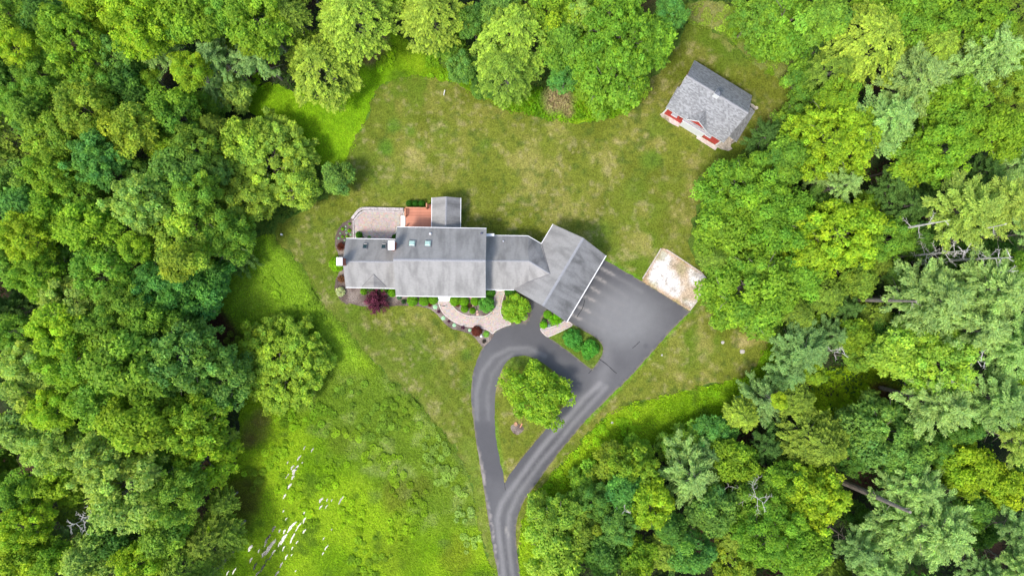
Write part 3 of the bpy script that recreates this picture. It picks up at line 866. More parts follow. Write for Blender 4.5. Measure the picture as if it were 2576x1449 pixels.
# ---- garage
gh, gr_ = 3.45, 7.1
gA, gB = P(1391.8, 564.4, gh), P(1524, 642.6, gh)
gC, gD = P(1293.4, 728.6, gh), P(1425, 809.7, gh)
gR0, gR1 = P(1467.6, 598.8, gr_), P(1365.7, 769.9, gr_)
slab("roof", [gA, gC, gR1, gR0], (0, 1), M_ROOF, house)
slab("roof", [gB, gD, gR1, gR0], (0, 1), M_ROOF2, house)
gable_body("wall", gA, gC, gB, gD, gR0, gR1, M_SIDING, house, .35, .28, .3)
gutter(gA, P(1362.6, 613.2, gh), house, (gA - gB)); gutter(gB, gD, house, (gB - gA), w=.12, h=.12)
ridge_cap(gR0, gR1, .17)
vE = on_plane(1384.0, 689.2, gA, gC, gR1); vT = on_plane(1362.6, 614.5, gA, gC, gR1)
vM = on_plane(1330, 708.5, gA, gC, gR1)
slab("roof", [cTL, cTM, cRM, cRL], (0, 1), M_ROOF, house)
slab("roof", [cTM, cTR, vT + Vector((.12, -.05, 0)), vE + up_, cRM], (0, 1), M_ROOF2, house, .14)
slab("roof", [cBL, cBR, vM + up_, cRM, cRL], (0, 1), M_ROOF, house, .14)
slab("roof", [vM + up_, vE + up_, cRM], (0, 1), M_ROOF, house, .10)
gutter(cTL, cTM, house, (0, 1, 0)); gutter(cTM, cTR, house, (1, 1, 0)); gutter(cBL, cBR, house, (0, -1, 0))
ridge_cap(cRL, cRM, .12); ridge_cap(cRM, vE, .12)
# walls of the link
w0 = [P(1215, 596, 0), P(1326, 597.5, 0), P(1366, 622, 0), P(1384, 690, 0), P(1300, 722, 0), P(1215, 722, 0)]
ww = [Vector((p.x, p.y, 3.05)) for p in w0]
v, f = prism_pts(ww, w0); link("wall", mesh_pd("wall", v, f), M_SIDING, house)
# dark valley flashings where the slopes meet
def flash(a, b, w=.09, m=M_FRAME, z=.035):
    MB().bar(a + Vector((0, 0, z)), b + Vector((0, 0, z)), w, .03).build("valley_flashing", m, house)
M_VALLEY = plain("dark_valley_shingle", (.12, .12, .125), .9, .2)
flash(vT, vE, .08, M_VALLEY); flash(vM, vE, .05, M_VALLEY); flash(cBR, vM, .06, M_VALLEY)
flash(gl, ap, .04, M_VALLEY); flash(gr, ap, .05, M_VALLEY)

# ---- chimneys
def chimney(x, y, z0, z1, sx, sy, lab=None):
    c = P(x, y, z1)
    o = MB().box((c.x, c.y, z1 - .12), sx, sy, z1 - .12 - z0).build("chimney", M_BRICK, house)
    MB().box((c.x, c.y, z1), sx + .14, sy + .14, .12).build("chimney_cap", M_WHITE, o)
    b = z0 + .0
    if lab: o["label"] = lab
    return o
c1 = Z1(812, 700); chimney(*c1, 3.8, 8.9, .66, .98, "brick chimney with white cap beside the main roof")
c2 = Z1(183, 895); chimney(*c2, 0, 7.6, .62, .90, "brick chimney with white cap on the west gable end")
# ---- skylights: dark ones on the wing, pale domes on the main roof
def skylight(cx, cy, w, h, pl, dark):
    c = on_plane(cx, cy, *pl); e = (pl[1] - pl[0]).normalized(); nrm = (pl[1] - pl[0]).cross(pl[2] - pl[0]).normalized()
    if nrm.z < 0: nrm = -nrm
    d = nrm.cross(e)
    hz = .16
    def ring(sx, sy, z): return [c + e * a * sx / 2 + d * b * sy / 2 + nrm * z for a, b in ((-1, -1), (1, -1), (1, 1), (-1, 1))]
    v = ring(w, h, 0) + ring(w * .94, h * .94, hz) + ring(w * .78, h * .80, hz) + ring(w * .78, h * .80, hz - .04)
    f = [(i, (i + 1) % 4, 4 + (i + 1) % 4, 4 + i) for i in range(4)] + [(4 + i, 4 + (i + 1) % 4, 8 + (i + 1) % 4, 8 + i) for i in range(4)] + [(8 + i, 8 + (i + 1) % 4, 12 + (i + 1) % 4, 12 + i) for i in range(4)]
    o = link("skylight", mesh_pd("skylight", v, f), M_FRAME, house)
    if dark:
        g = ring(w * .78, h * .80, hz - .03)
        link("glass", mesh_pd("glass", g, [(0, 1, 2, 3)]), M_BLACKGLASS, o)
        r = [p + nrm * .012 for p in ring(w * .70, h * .80, hz - .03)]; m_ = (Vector(r[3]) - Vector(r[0]))
        v = [r[3] - m_ * .14, r[2] - m_ * .14, r[2], r[3]]
        link("blind", mesh_pd("blind", v, [(0, 1, 2, 3)]), M_CREAM, o)
        o["label"] = "dark glazed skylight"
    else:
        a, b_ = ring(w * .78, h * .80, hz), ring(w * .5, h * .55, hz + .10)
        v, f = prism_pts(b_, a); link("glass", mesh_pd("glass", v, f), M_GREENGLASS, o)
        o["label"] = "skylight with pale green glazing"
    return o
plW = (wTL, wTR, wRL); plM = (mTL, mTR, mRL)
skylight(*ZA(815, 1290), .62, .90, plW, True); skylight(*ZA(1308, 1293), .62, .90, plW, True)
skylight(*ZA(2060, 1222), .92, .98, plM, False); skylight(*ZA(2478, 1225), .92, .98, plM, False)
# ---- vents
def vent(x, y, pl, r, h, m):
    c = on_plane(x, y, *pl)
    MB().tube([c - Vector((0, 0, .1)), c + Vector((0, 0, h))], [r, r], 8).tube([c - Vector((0, 0, .05)), c + Vector((0, 0, .07))], [r * 2.2, r * 1.4], 8).build("vent_pipe", m, house)
vent(*Z1(1287, 562), plM, .10, .28, M_WHITE); vent(*Z1(1908, 558), plM, .09, .35, M_PIPE); vent(*Z1(2172, 650), (cTL, cTM, cRL), .07, .25, M_STEEL)
# ---- flat white hood at the inner corner
c = P(*Z1(2012, 573), 4.6); MB().box((c.x, c.y, 4.6), 1.05, .34, .12).build("eave_hood", M_WHITE, house)
# ---- windows and doors the eaves hide from straight above
def wall_line(a, b, off, ts, z, w, h, **k):
    a = Vector((a.x, a.y, 0)); b = Vector((b.x, b.y, 0)); d = (b - a).normalized(); n = Vector((d.y, -d.x, 0)) * off[0]
    for t in ts:
        p = a.lerp(b, t) + n * off[1]; window((p.x, p.y, z), n, w, h, house, **k)
wall_line(mBL, mBR, (1, -.345), [.1, .27, .8, .93], 1.6, .95, 1.5); wall_line(mBL, mBR, (1, -.345), [.1, .27, .5, .75, .92], 4.2, .95, 1.2)
wall_line(mTL, mTR, (-1, -.345), [.08, .25, .8, .93], 4.2, .95, 1.2); wall_line(mTL, mTR, (-1, -.345), [.8, .93], 1.6, .95, 1.5)
wall_line(wBL, wBR, (1, -.345), [.15, .8], 1.6, .95, 1.4); wall_line(wTL, wTR, (-1, -.345), [.25, .6], 1.6, 1.4, 1.6)
wall_line(gB, gD, (-1, -.345), [.16, .5, .84], 1.25, 2.5, 2.3, name="garage_door", pane=M_WHITE)
wall_line(mBL, mBR, (1, -.345), [.555], 1.25, 1.0, 2.1, name="front_door", pane=M_DARK)
wall_line(nTL, nTR, (-1, -.245), [.3, .7], 1.7, .9, 1.5)
# front steps (white) and the little side step
s = P(*ZB(415, 330), .4)
st = MB().box((s.x, s.y + .1, .52), 2.0, .75, .5).build("front_step", M_WHITE, house)
MB().box((s.x, s.y - .42, .34), 1.95, .30, .3).build("front_step", M_WHITE, house)
s = P(*ZB(1700, 150), .35); MB().box((s.x, s.y + .12, .40), .98, .55, .38).build("side_step", M_WHITE, house)
# ---- deck
deck = empty("deck", P(*ZA(2200, 520)), "reddish stained wooden deck with rails between the patio and the porch", "deck")
dz = .75
x0 = P(*ZA(1888, 500), dz).x; x1 = P(*ZA(2600, 500), dz).x + 1.0; yT = P(*ZA(2100, 285), dz).y; yB = P(*ZA(2100, 775), dz).y - .45
x1 = P(1089, 540, dz).x
n = int((yT - yB) / .142)
for i in range(n):
    y = yT - (i + .5) * (yT - yB) / n
    MB().box(((x1 - x0) / 2, 0, 0), (x1 - x0), .132, .035).build("deck_board", M_DECK, deck, ).location = (x0 - deck.location.x, y - deck.location.y, dz + random.uniform(-.002, .002))
for o in [o for o in deck.children if o.name.startswith("deck_board")]: o.matrix_parent_inverse = Matrix.Identity(4)
a = P(*ZA(2470, 170), dz); b = P(*ZA(2470, 285), dz)
xs0 = P(*ZA(2475, 200), dz).x
for i in range(4):
    y = a.y - (i + .5) * (a.y - b.y) / 4
    o = MB().box(((x1 - xs0) / 2, 0, 0), (x1 - xs0), .132, .035).build("deck_board", M_DECK, deck); o.matrix_parent_inverse = Matrix.Identity(4)
    o.location = (xs0 - deck.location.x, y - deck.location.y, dz - .12)
def rail(p, q, zt=1.65):
    A = P(*p, zt); B = P(*q, zt)
    MB().bar(A, B, .15, .05).build("top_rail", M_RAIL, deck)
    mb = MB(); L = (B - A).length; k = max(2, int(L / .13))
    for i in range(k + 1):
        c = A.lerp(B, i / k); mb.bar((c.x, c.y, zt - .1), (c.x, c.y, dz + .1), .035, .035, up=Vector((1, 0, 0)))
    mb.bar(A - Vector((0, 0, .8)), B - Vector((0, 0, .8)), .05, .05)
    o = mb.build("balusters", M_RAIL, deck); o["kind"] = 'stuff'
    for c in (A, B): MB().box((c.x, c.y, zt + .03), .12, .12, zt + .03).build("post", M_RAIL, deck)
rail(ZA(1868, 262), ZA(1872, 480)); rail(ZA(1868, 262), ZA(2445, 268)); rail(ZA(2442, 268), ZA(2440, 150)); rail(ZA(1890, 735), ZA(1874, 742))
sk = P(*ZA(2200, 500), .4)
MB().box(((x0 + x1) / 2, (yT + yB) / 2, dz - .06), (x1 - x0) - .1, (yT - yB) - .1, .12).build("joist_frame", M_RAIL, deck)
for px_ in (x0 + .2, (x0 + x1) / 2, x1 - .2):
    for py_ in (yT - .2, yB + .3): MB().box((px_, py_, dz - .1), .12, .12, dz - .1).build("post", M_RAIL, deck)
s = P(*ZA(1822, 620), .5); MB().box((s.x, s.y, .5), .56, 1.50, .3).build("landing_step", M_WHITE, deck)

# ================================================================== BARN
barn = empty("barn", P(1775, 265), "red barn with grey shingle roof, square cupola, white sliding door and a lean-to", "barn")
be, br = 3.2, 6.7
bA, bB = P(1747.2, 152.3, be), P(1892.3, 241.2, be)
bR0, bR1 = P(1728.6, 191.0, br), P(1882.6, 285.2, br)
bC, bD = P(1674.7, 271.2, be), P(1820.7, 359.6, be)
slab("roof", [bA, bB, bR1, bR0], (0, 1), M_ROOFB, barn); slab("roof", [bC, bD, bR1, bR0], (0, 1), M_ROOFB, barn)
gable_body("wall", bA, bB, bC, bD, bR0, bR1, M_RED, barn, .25, .22, .28)
ridge_cap(bR0, bR1, .16, barn)
ux = (bD - bC).normalized(); uf = Vector((ux.y, -ux.x, 0))             # along the front, and outwards from it
fw0 = Vector((bC.x, bC.y, 0)) - uf * .25 + ux * .28; fw1 = Vector((bD.x, bD.y, 0)) - uf * .25 - ux * .28
FL = (fw1 - fw0).length
def fp(t, z, out=0.0): p = fw0.lerp(fw1, t) + uf * out; return Vector((p.x, p.y, z))
for t in (0.0, 1.0):
    MB().bar(fp(t, .05, .012), fp(t, 2.95, .012), .22, .05, up=uf).build("corner_board", M_WHITE, barn)
# cross gable over the door
L_ = on_plane(*Z3(520, 933), bC, bD, bR0); R_ = on_plane(*Z3(797, 1108), bC, bD, bR0)
tL = (L_ - Vector((fw0.x, fw0.y, 0))).dot(ux) / FL; tR = (R_ - Vector((fw0.x, fw0.y, 0))).dot(ux) / FL
_g = P(*Z3(690, 962), 0)                       # the peak stands in the plane of the front wall: find its height
zr = H * (1 - (.16 + Vector((fw0.x, fw0.y, 0)).dot(uf)) / _g.dot(uf)); zr = min(max(zr, 4.0), 6.2); print("gable peak", zr)
pk = P(*Z3(690, 962), zr); tM = (pk - Vector((fw0.x, fw0.y, 0))).dot(ux) / FL; pk = fp(tM, zr, .16)
nn_ = (bD - bC).cross(bR0 - bC); gp_ = pk - uf * ((pk - bC).dot(nn_) / uf.dot(nn_))
Le = fp(tL, L_.z, .16); Re = fp(tR, R_.z, .16)
slab("cross_gable_roof", [L_ + up_, gp_ + up_, pk, Le], (0, 3), M_ROOFB, barn, .1)
slab("cross_gable_roof", [R_ + up_, gp_ + up_, pk, Re], (0, 3), M_ROOFB, barn, .1)
a, b, c = fp(tL, L_.z - .1, .1), fp(tR, R_.z - .1, .1), fp(tM, zr - .14, .1)
v = [a, b, c] + [p - uf * .6 for p in (a, b, c)]
v += []
link("gable_wall", mesh_pd("gable_wall", v, [(0, 1, 2), (3, 5, 4), (0, 3, 4, 1), (1, 4, 5, 2), (2, 5, 3, 0)]), M_RED, barn)
MB().box(((a + b) / 2 - Vector((0, 0, 0)) - uf * .05), (b - a).length, .3, 3.0, math.atan2(ux.y, ux.x)).build("gable_wall", M_RED, barn)
for q in (Le, Re): MB().bar(q + uf * .03 + Vector((0, 0, -.04)), pk + uf * .03 + Vector((0, 0, -.04)), .07, .11).build("rake_board", M_WHITE, barn)
# pent roof over the big white sliding door
def pl3(t0, t1, z0, z1, o0, o1, name, m, th=.05):
    top = [fp(t0, z0, o0), fp(t1, z0, o0), fp(t1, z1, o1), fp(t0, z1, o1)]
    v, f = prism_pts(top, [p - Vector((0, 0, th)) for p in top]); return link(name, mesh_pd(name, v, f), m, barn)
pl3(tL - .04, tR + .02, 2.72, 2.92, .36, .05, "door_hood", M_HOOD, .08)
pl3(tL - .04, tR + .02, 2.66, 2.66, .40, .36, "hood_trim", M_WHITE, .12)
v0 = fp((tL + tR) / 2 - .01, 2.45, .24)
door = MB().box(v0, FL * (tR - tL + .02), .08, 2.4, math.atan2(ux.y, ux.x)).build("sliding_door", M_WHITE, barn)
for t in np.linspace(tL, tR, 5): MB().bar(fp(t, .1, .30), fp(t, 2.4, .30), .10, .03, up=uf).build("batten", M_WHITE, door)
# windows with grey awnings, lanterns
for t in (.155, .785):
    c = fp(t, 1.75, 0); window(c, uf, .72, .9, barn)
    t0, t1 = t - .5 / FL * .85, t + .5 / FL * .85
    h = pl3(t0, t1, 2.23, 2.42, .31, .02, "window_hood", M_HOOD, .05)
    q = pl3(t0, t1, 2.22, 2.22, .35, .31, "hood_trim", M_WHITE, .05)
for t in (tL - .085, tR + .04):
    c = fp(t, 2.3, .14)
    o = MB().box(c, .13, .13, .22, 0).build("lantern", M_DARK, barn); MB().bar(c + Vector((0, 0, -.05)), fp(t, 2.25, .0), .03, .03).build("bracket", M_WHITE, o)
# vertical battens on the red front
for t in np.linspace(.02, .98, 26):
    if tL - .05 < t < tR + .03: continue
    if abs(t - .155) < .075 or abs(t - .785) < .075: continue
    MB().bar(fp(t, .05, .01), fp(t, 2.95, .01), .05, .03, up=uf).build("batten", M_RED, barn)
# cupola
cc = P(*Z3(962, 568), 7.6); rz = math.atan2(ux.y, ux.x)
cu = MB().box((cc.x, cc.y, 7.64), .72, .72, 1.7, rz).build("cupola", M_WHITE, barn)
R = Matrix.Rotation(rz, 3, 'Z'); rr_ = [Vector((cc.x, cc.y, 7.45)) + R @ Vector((a * .40, b * .40, .2)) for a, b in ((-1, -1), (1, -1), (1, 1), (-1, 1))]
tp = Vector((cc.x, cc.y, 8.05))
link("cupola_roof", mesh_pd("cupola_roof", rr_ + [tp], [(0, 1, 4), (1, 2, 4), (2, 3, 4), (3, 0, 4), (3, 2, 1, 0)]), plain("slate_metal", (.10, .11, .13), .4, .5), cu)
MB().tube([tp, tp + Vector((0, 0, .5))], [.02, .015], 5).build("finial", M_DARK, cu)
# lean-to on the south east gable
lh, ll = 3.2, 1.95
lA, lB = P(*Z3(1385, 745), lh), P(*Z3(1105, 1172), lh)
lC, lD = P(*Z3(1459, 828), ll), P(*Z3(1208, 1246), ll)
lA2 = lA - ux * 1.0; lB2 = lB - ux * .25
slab("lean_to_roof", [lC, lD, lB2 + Vector((0, 0, .1)), lA2 + Vector((0, 0, .35))], (0, 1), M_ROOFB, barn, .12)
for t in (0.03, .35, .68, .97):
    p = lC.lerp(lD, t) - ux * .2; MB().box((p.x, p.y, ll - .12), .14, .14, ll - .12).build("lean_to_post", M_CREAM, barn)
a = lC - ux * .25; b = lD - ux * .25
v, f = prism_pts([Vector((a.x, a.y, 1.9)), Vector((b.x, b.y, 1.9)), Vector((b.x, b.y, 1.9)) - ux * .06, Vector((a.x, a.y, 1.9)) - ux * .06], [Vector((a.x, a.y, 0)), Vector((b.x, b.y, 0)), Vector((b.x, b.y, 0)) - ux * .06, Vector((a.x, a.y, 0)) - ux * .06])
link("lean_to_wall", mesh_pd("lean_to_wall", v, f), M_CREAM, barn)
# narrow shed roof on the north west gable
nA, nB = P(*Z3(400, 488), 2.0), P(*Z3(285, 690), 2.0)
slab("side_shed_roof", [nA, nB, nB + ux * .8 + Vector((0, 0, .45)), nA + ux * .8 + Vector((0, 0, .45))], (0, 1), M_ROOFB, barn, .1)
g0 = Vector((bA.x, bA.y, 0)) + ux * .28
for k in (.3, .62): 
    c = Vector((bA.x, bA.y, 0)).lerp(Vector((bC.x, bC.y, 0)), k) + ux * .28; window((c.x, c.y, 1.7), -ux, .8, 1.0, barn)
# slab and gravel apron
apron = empty("concrete_apron", P(*Z3(800, 1260)), "pale concrete and gravel strip along the foot of the barn's front wall", "concrete strip")
M_PAD = plain("worn_concrete", (.46, .40, .36), .9, .2, .22, 3)
for ring_ in (Q(Z3, [(272,885),(445,1000),(420,1010),(412,1042),(330,1005),(280,960)]), Q(Z3, [(672,1145),(950,1312),(912,1360),(652,1195)])):
    v, f = prism_pts([P(x, y, .14) for x, y in ring_], [P(x, y, 0) for x, y in ring_]); 
    f2 = [tuple(reversed(q)) for q in f]; link("slab", mesh_pd("slab", v, f2), M_PAD, apron)
def grav_col(x, y): return mixc(np.tile(np.array([.40, .35, .29]), (len(x), 1)), (.24, .22, .14), sstep(.45, .7, fbm(x, y, .9, 2, 3)))
for g in (Q(Z3, [(165,858),(215,850),(290,890),(300,960),(330,1010),(240,950),(175,900)]), Q(Z3, [(1110,1165),(1180,1220),(1120,1290),(1140,1345),(1070,1370),(960,1330),(930,1290),(1000,1240),(1060,1170)]), Q(Z3, [(1400,715),(1440,745),(1490,770),(1485,805),(1440,800),(1395,760)])):
    o = sheet("gravel_apron", smooth(g, 3), .10, grav_col, M_STONE, .25, .08, kind=None, parent=apron)
# ================================================================== FOLIAGE
def rdir(n, r, zmin=-1.0):
    z = r.uniform(zmin, 1, n); a = r.uniform(0, 2 * np.pi, n); s = np.sqrt(1 - z * z)
    return np.stack([s * np.cos(a), s * np.sin(a), z], 1)
def lobes(a, r, amp=1.0):
    s = 1.0
    for k in (2, 3, 5, 7): s = s + amp * r.uniform(.02, .09) * np.cos(k * a + r.uniform(0, 6.28))
    return s
LCOL = lambda n, r, a=.16: (1 + r.normal(0, a, (n, 1))) * np.ones((n, 3))

def crown_broad(seed, R, leaf, cover=3.0, puff=.95, flat=.78, lamp=1.0, rag=.12):
    """round broadleaf crown: billowing clumps of leaves over a lobed dome"""
    r = np.random.default_rng(seed)
    hz = R * flat
    ncl = int(8 + 9.0 * R * R / puff ** 2 * .42)
    d = rdir(ncl, r, -.25); a = np.arctan2(d[:, 1], d[:, 0])
    rad = lobes(a, r, lamp) * r.uniform(.72, 1.0, ncl)
    rad = np.where(r.random(ncl) < rag, rad * 1.13, rad)
    # some clumps deeper in, so that the surface has hollows
    rad = np.where(r.random(ncl) < .22, rad * r.uniform(.55, .85, ncl), rad)
    cc = d * rad[:, None] * np.array([R - puff * .6, R - puff * .6, hz])
    cr = puff * r.uniform(.55, 1.25, ncl)
    tone = np.exp(r.normal(0, .13, ncl)); warm = r.normal(0, .06, ncl)
    per = np.maximum(30, (cover * 2.6 * np.pi * cr ** 2 / (leaf * leaf * .42)).astype(int))
    idx = np.repeat(np.arange(ncl), per); n = len(idx)
    q = rdir(n, r, -.35)
    # knobbly: each clump is itself a handful of sprigs
    kn = 1 + .28 * np.sin(q[:, 0] * 6 + idx) * np.sin(q[:, 1] * 6 + idx * 1.7) + .12 * r.normal(size=n)
    out = d[idx] * .22 * cr[idx][:, None]
    p = cc[idx] + q * (cr[idx] * kn * r.uniform(.72, 1.02, n) ** .5)[:, None] * np.array([1, 1, .72]) + out
    nrm = q * .7 + np.array([0, 0, .75]) + r.normal(0, .42, (n, 3))
    t = q + r.normal(0, .5, (n, 3))
    col = LCOL(n, r, .15) * tone[idx][:, None]
    w = warm[idx] + .05 * r.normal(size=n) + .16 * (kn - 1) * 2
    col = col * np.stack([1 + 1.4 * w, 1 + .5 * w, 1 - w], 1)
    col = np.clip(col, .25, 2.2)
    return quads("crown", p, nrm, t, leaf * r.uniform(.6, 1.35, n), .62, col)

def crown_pine(seed, R, leaf, hz=None, plume=.8, cover=2.6):
    """white pine: tiers of long boughs, each carrying soft upswept plumes of fine needles"""
    r = np.random.default_rng(seed); hz = hz or R * 1.5
    C = []; D = []; RR = []
    tiers = max(5, int(R * 1.9))
    for k in range(tiers):
        f = k / (tiers - 1); z = hz * (1 - f) * .92; L = R * (.18 + .86 * f ** .75)
        nb = int(4 + 5 * f + R * .5); a0 = r.uniform(0, 6.28)
        for b in range(nb):
            a = a0 + 6.283 * b / nb + r.normal(0, .16); Lb = L * r.uniform(.68, 1.12)
            dv = np.array([np.cos(a), np.sin(a), 0]); m = max(2, int(Lb / (plume * .62)))
            for j in range(m):
                g = (j + .8) / m
                if g < .28 and f > .3: continue
                c = dv * Lb * g + np.array([0, 0, z + Lb * (.10 * g * g) + r.normal(0, .12)])
                w = (1 - g * .5) * Lb * .30
                c[:2] += np.array([-dv[1], dv[0]]) * r.uniform(-w, w)
                C.append(c); dd = dv + np.array([-dv[1], dv[0], 0]) * r.normal(0, .4) + np.array([0, 0, .45]); D.append(dd / np.linalg.norm(dd)); RR.append(plume * r.uniform(.5, 1.0))
    C = np.array(C); D = np.array(D); RR = np.array(RR); m = len(C)
    tone = np.exp(r.normal(0, .12, m))
    per = np.maximum(24, (cover * 4.0 * RR ** 2 / (leaf * leaf * .30)).astype(int))
    idx = np.repeat(np.arange(m), per); n = len(idx)
    q = rdir(n, r, -.7); u = r.uniform(.2, 1, n) ** .5
    along = D[idx]
    p = C[idx] + q * (RR[idx] * u * .55)[:, None] + along * (RR[idx] * r.uniform(-.75, 1.0, n))[:, None]
    t = along * .8 + q * .7 + r.normal(0, .25, (n, 3))
    nrm = np.array([0, 0, .9]) + q * .5 + r.normal(0, .4, (n, 3))
    h = np.sum(q * along, 1)
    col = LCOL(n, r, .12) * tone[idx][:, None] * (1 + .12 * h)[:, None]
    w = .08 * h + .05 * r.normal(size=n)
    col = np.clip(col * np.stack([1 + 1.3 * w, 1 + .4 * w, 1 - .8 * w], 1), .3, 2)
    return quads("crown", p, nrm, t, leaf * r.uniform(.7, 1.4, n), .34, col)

def crown_frond(seed, R, leaf, hz=None, fr=1.1, cover=2.8):
    """hemlock or cedar: a cone of overlapping drooping sprays that point outwards"""
    r = np.random.default_rng(seed); hz = hz or R * 1.35
    area = math.pi * R * math.hypot(R, hz); m = int(area / (fr * fr * .17))
    f = np.sqrt(r.uniform(.004, 1, m)); a = r.uniform(0, 6.283, m)
    rad = R * f * lobes(a, r) * (1 + r.normal(0, .055, m))
    prof = (1 - f ** 1.5)
    C = np.stack([rad * np.cos(a), rad * np.sin(a), hz * prof + r.normal(0, .3, m)], 1)
    a2 = a + r.normal(0, .35, m)
    D = np.stack([np.cos(a2), np.sin(a2), -.30 - .35 * f + .1 * r.normal(size=m)], 1); D /= np.linalg.norm(D, axis=1, keepdims=True)
    L = fr * r.uniform(.6, 1.25, m); W = L * r.uniform(.28, .45, m)
    per = np.maximum(16, (cover * L * W / (leaf * leaf * .35)).astype(int))
    idx = np.repeat(np.arange(m), per); n = len(idx)
    s = r.uniform(-.5, .5, n); side = np.cross(D, np.array([0, 0, 1.0])); side /= np.linalg.norm(side, axis=1, keepdims=True)
    wv = (1 - (s + .5) ** 2) * r.uniform(-.5, .5, n)
    p = C[idx] + D[idx] * (L[idx] * s)[:, None] + side[idx] * (W[idx] * wv * 2)[:, None] + np.array([0, 0, 1]) * (r.normal(0, .05, n) - np.abs(wv) * W[idx] * .5)[:, None]
    t = D[idx] + side[idx] * np.sign(wv)[:, None] * .7 + r.normal(0, .25, (n, 3))
    nrm = np.array([0, 0, 1.0]) + D[idx] * .4 + r.normal(0, .35, (n, 3))
    tone = np.exp(r.normal(0, .12, m))
    tip = (s + .5)
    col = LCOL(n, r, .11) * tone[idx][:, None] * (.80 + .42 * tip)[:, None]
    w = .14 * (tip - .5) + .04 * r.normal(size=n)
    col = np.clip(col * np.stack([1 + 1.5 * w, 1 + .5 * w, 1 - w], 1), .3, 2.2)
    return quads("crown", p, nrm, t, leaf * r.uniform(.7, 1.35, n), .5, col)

SIZES = {'S': 2.4, 'M': 4.0, 'L': 6.0}
VAR = {}
def variants():
    sd = 100
    for k, nv in (('S', 3), ('M', 4), ('L', 4)):
        R = SIZES[k]
        VAR['broad', k] = [crown_broad(sd + i, R, (.30 if k != 'S' else .22) * (1, .8, 1.2, .92)[i], (1.35 if k == 'L' else 1.5) * (1, .8, 1.1, .85)[i], (.80 if k != 'S' else .6) * (1, .72, 1.25, .6)[i], .78 + .08 * (i % 2), 1.1, (.1, .2, .1, .25)[i]) for i in range(nv)]; sd += 10
        VAR['pine', k] = [crown_pine(sd + i, R, .30 if k != 'S' else .2, plume=.85 if k != 'S' else .6, cover=1.5) for i in range(max(2, nv - 1))]; sd += 10
        VAR['frond', k] = [crown_frond(sd + i, R, .24 if k != 'S' else .19, fr=1.15 if k != 'S' else .8, cover=2.2) for i in range(max(2, nv - 1))]; sd += 10
        for q in ('broad', 'pine', 'frond'):
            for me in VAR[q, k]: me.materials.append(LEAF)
variants()

# trunks with limbs, one metre of crown radius = one metre here; height 10, scaled to each tree
def limb_mesh(seed, kind):
    r = random.Random(seed); mb = MB(); g = (.75, .72, .68)
    if kind == 'broad':
        mb.tube([(0, 0, -.1), (.05, 0, 3), (0, .1, 6.0), (.1, 0, 7.6), (.1, .1, 9.0)], [.26, .2, .15, .09, .03], 7, g)
        for i in range(13):
            a = i * 2.4 + r.uniform(-.3, .3); z = r.uniform(4.6, 7.6); L = r.uniform(2.2, 3.7) * (1 - (z - 4.6) * .12)
            p = [(0, 0, z)]
            for j in range(1, 5):
                f = j / 4; p.append((math.cos(a) * L * f + r.uniform(-.2, .2), math.sin(a) * L * f + r.uniform(-.2, .2), z + f * (9.5 - z) * .62))
            mb.tube(p, [.09, .07, .05, .035, .012], 5, g)
            for j in (2, 3, 4):
                b = a + r.uniform(-1.1, 1.1); q = p[j]; l = r.uniform(.5, 1.1)
                mb.tube([q, (q[0] + math.cos(b) * l, q[1] + math.sin(b) * l, q[2] + l * .5)], [.03, .008], 4, g)
    else:
        mb.tube([(0, 0, -.1), (0, .05, 4), (.05, 0, 8), (0, 0, 9.7)], [.30, .22, .10, .02], 7, g)
        for i in range(22):
            a = i * 2.4 + r.uniform(-.3, .3); z = 3.6 + i * .26; L = (3.4 * (1 - (z - 3.6) / 7.2) + .3) * (r.uniform(.5, 1.0) if z < 5 else 1)
            p = [(0, 0, z), (math.cos(a) * L * .5, math.sin(a) * L * .5, z + .12), (math.cos(a) * L, math.sin(a) * L, z + .35)]
            mb.tube(p, [.05, .035, .01], 4, g)
    me = mb.mesh("trunk", True); me.materials.append(M_TWIG2)
    return me
M_TWIG2 = plain("grey_bark", (.20, .17, .145), .9, .2, .3, 3)
LIMB = {'broad': [limb_mesh(i, 'broad') for i in range(3)], 'conifer': [limb_mesh(i + 9, 'conifer') for i in range(3)]}

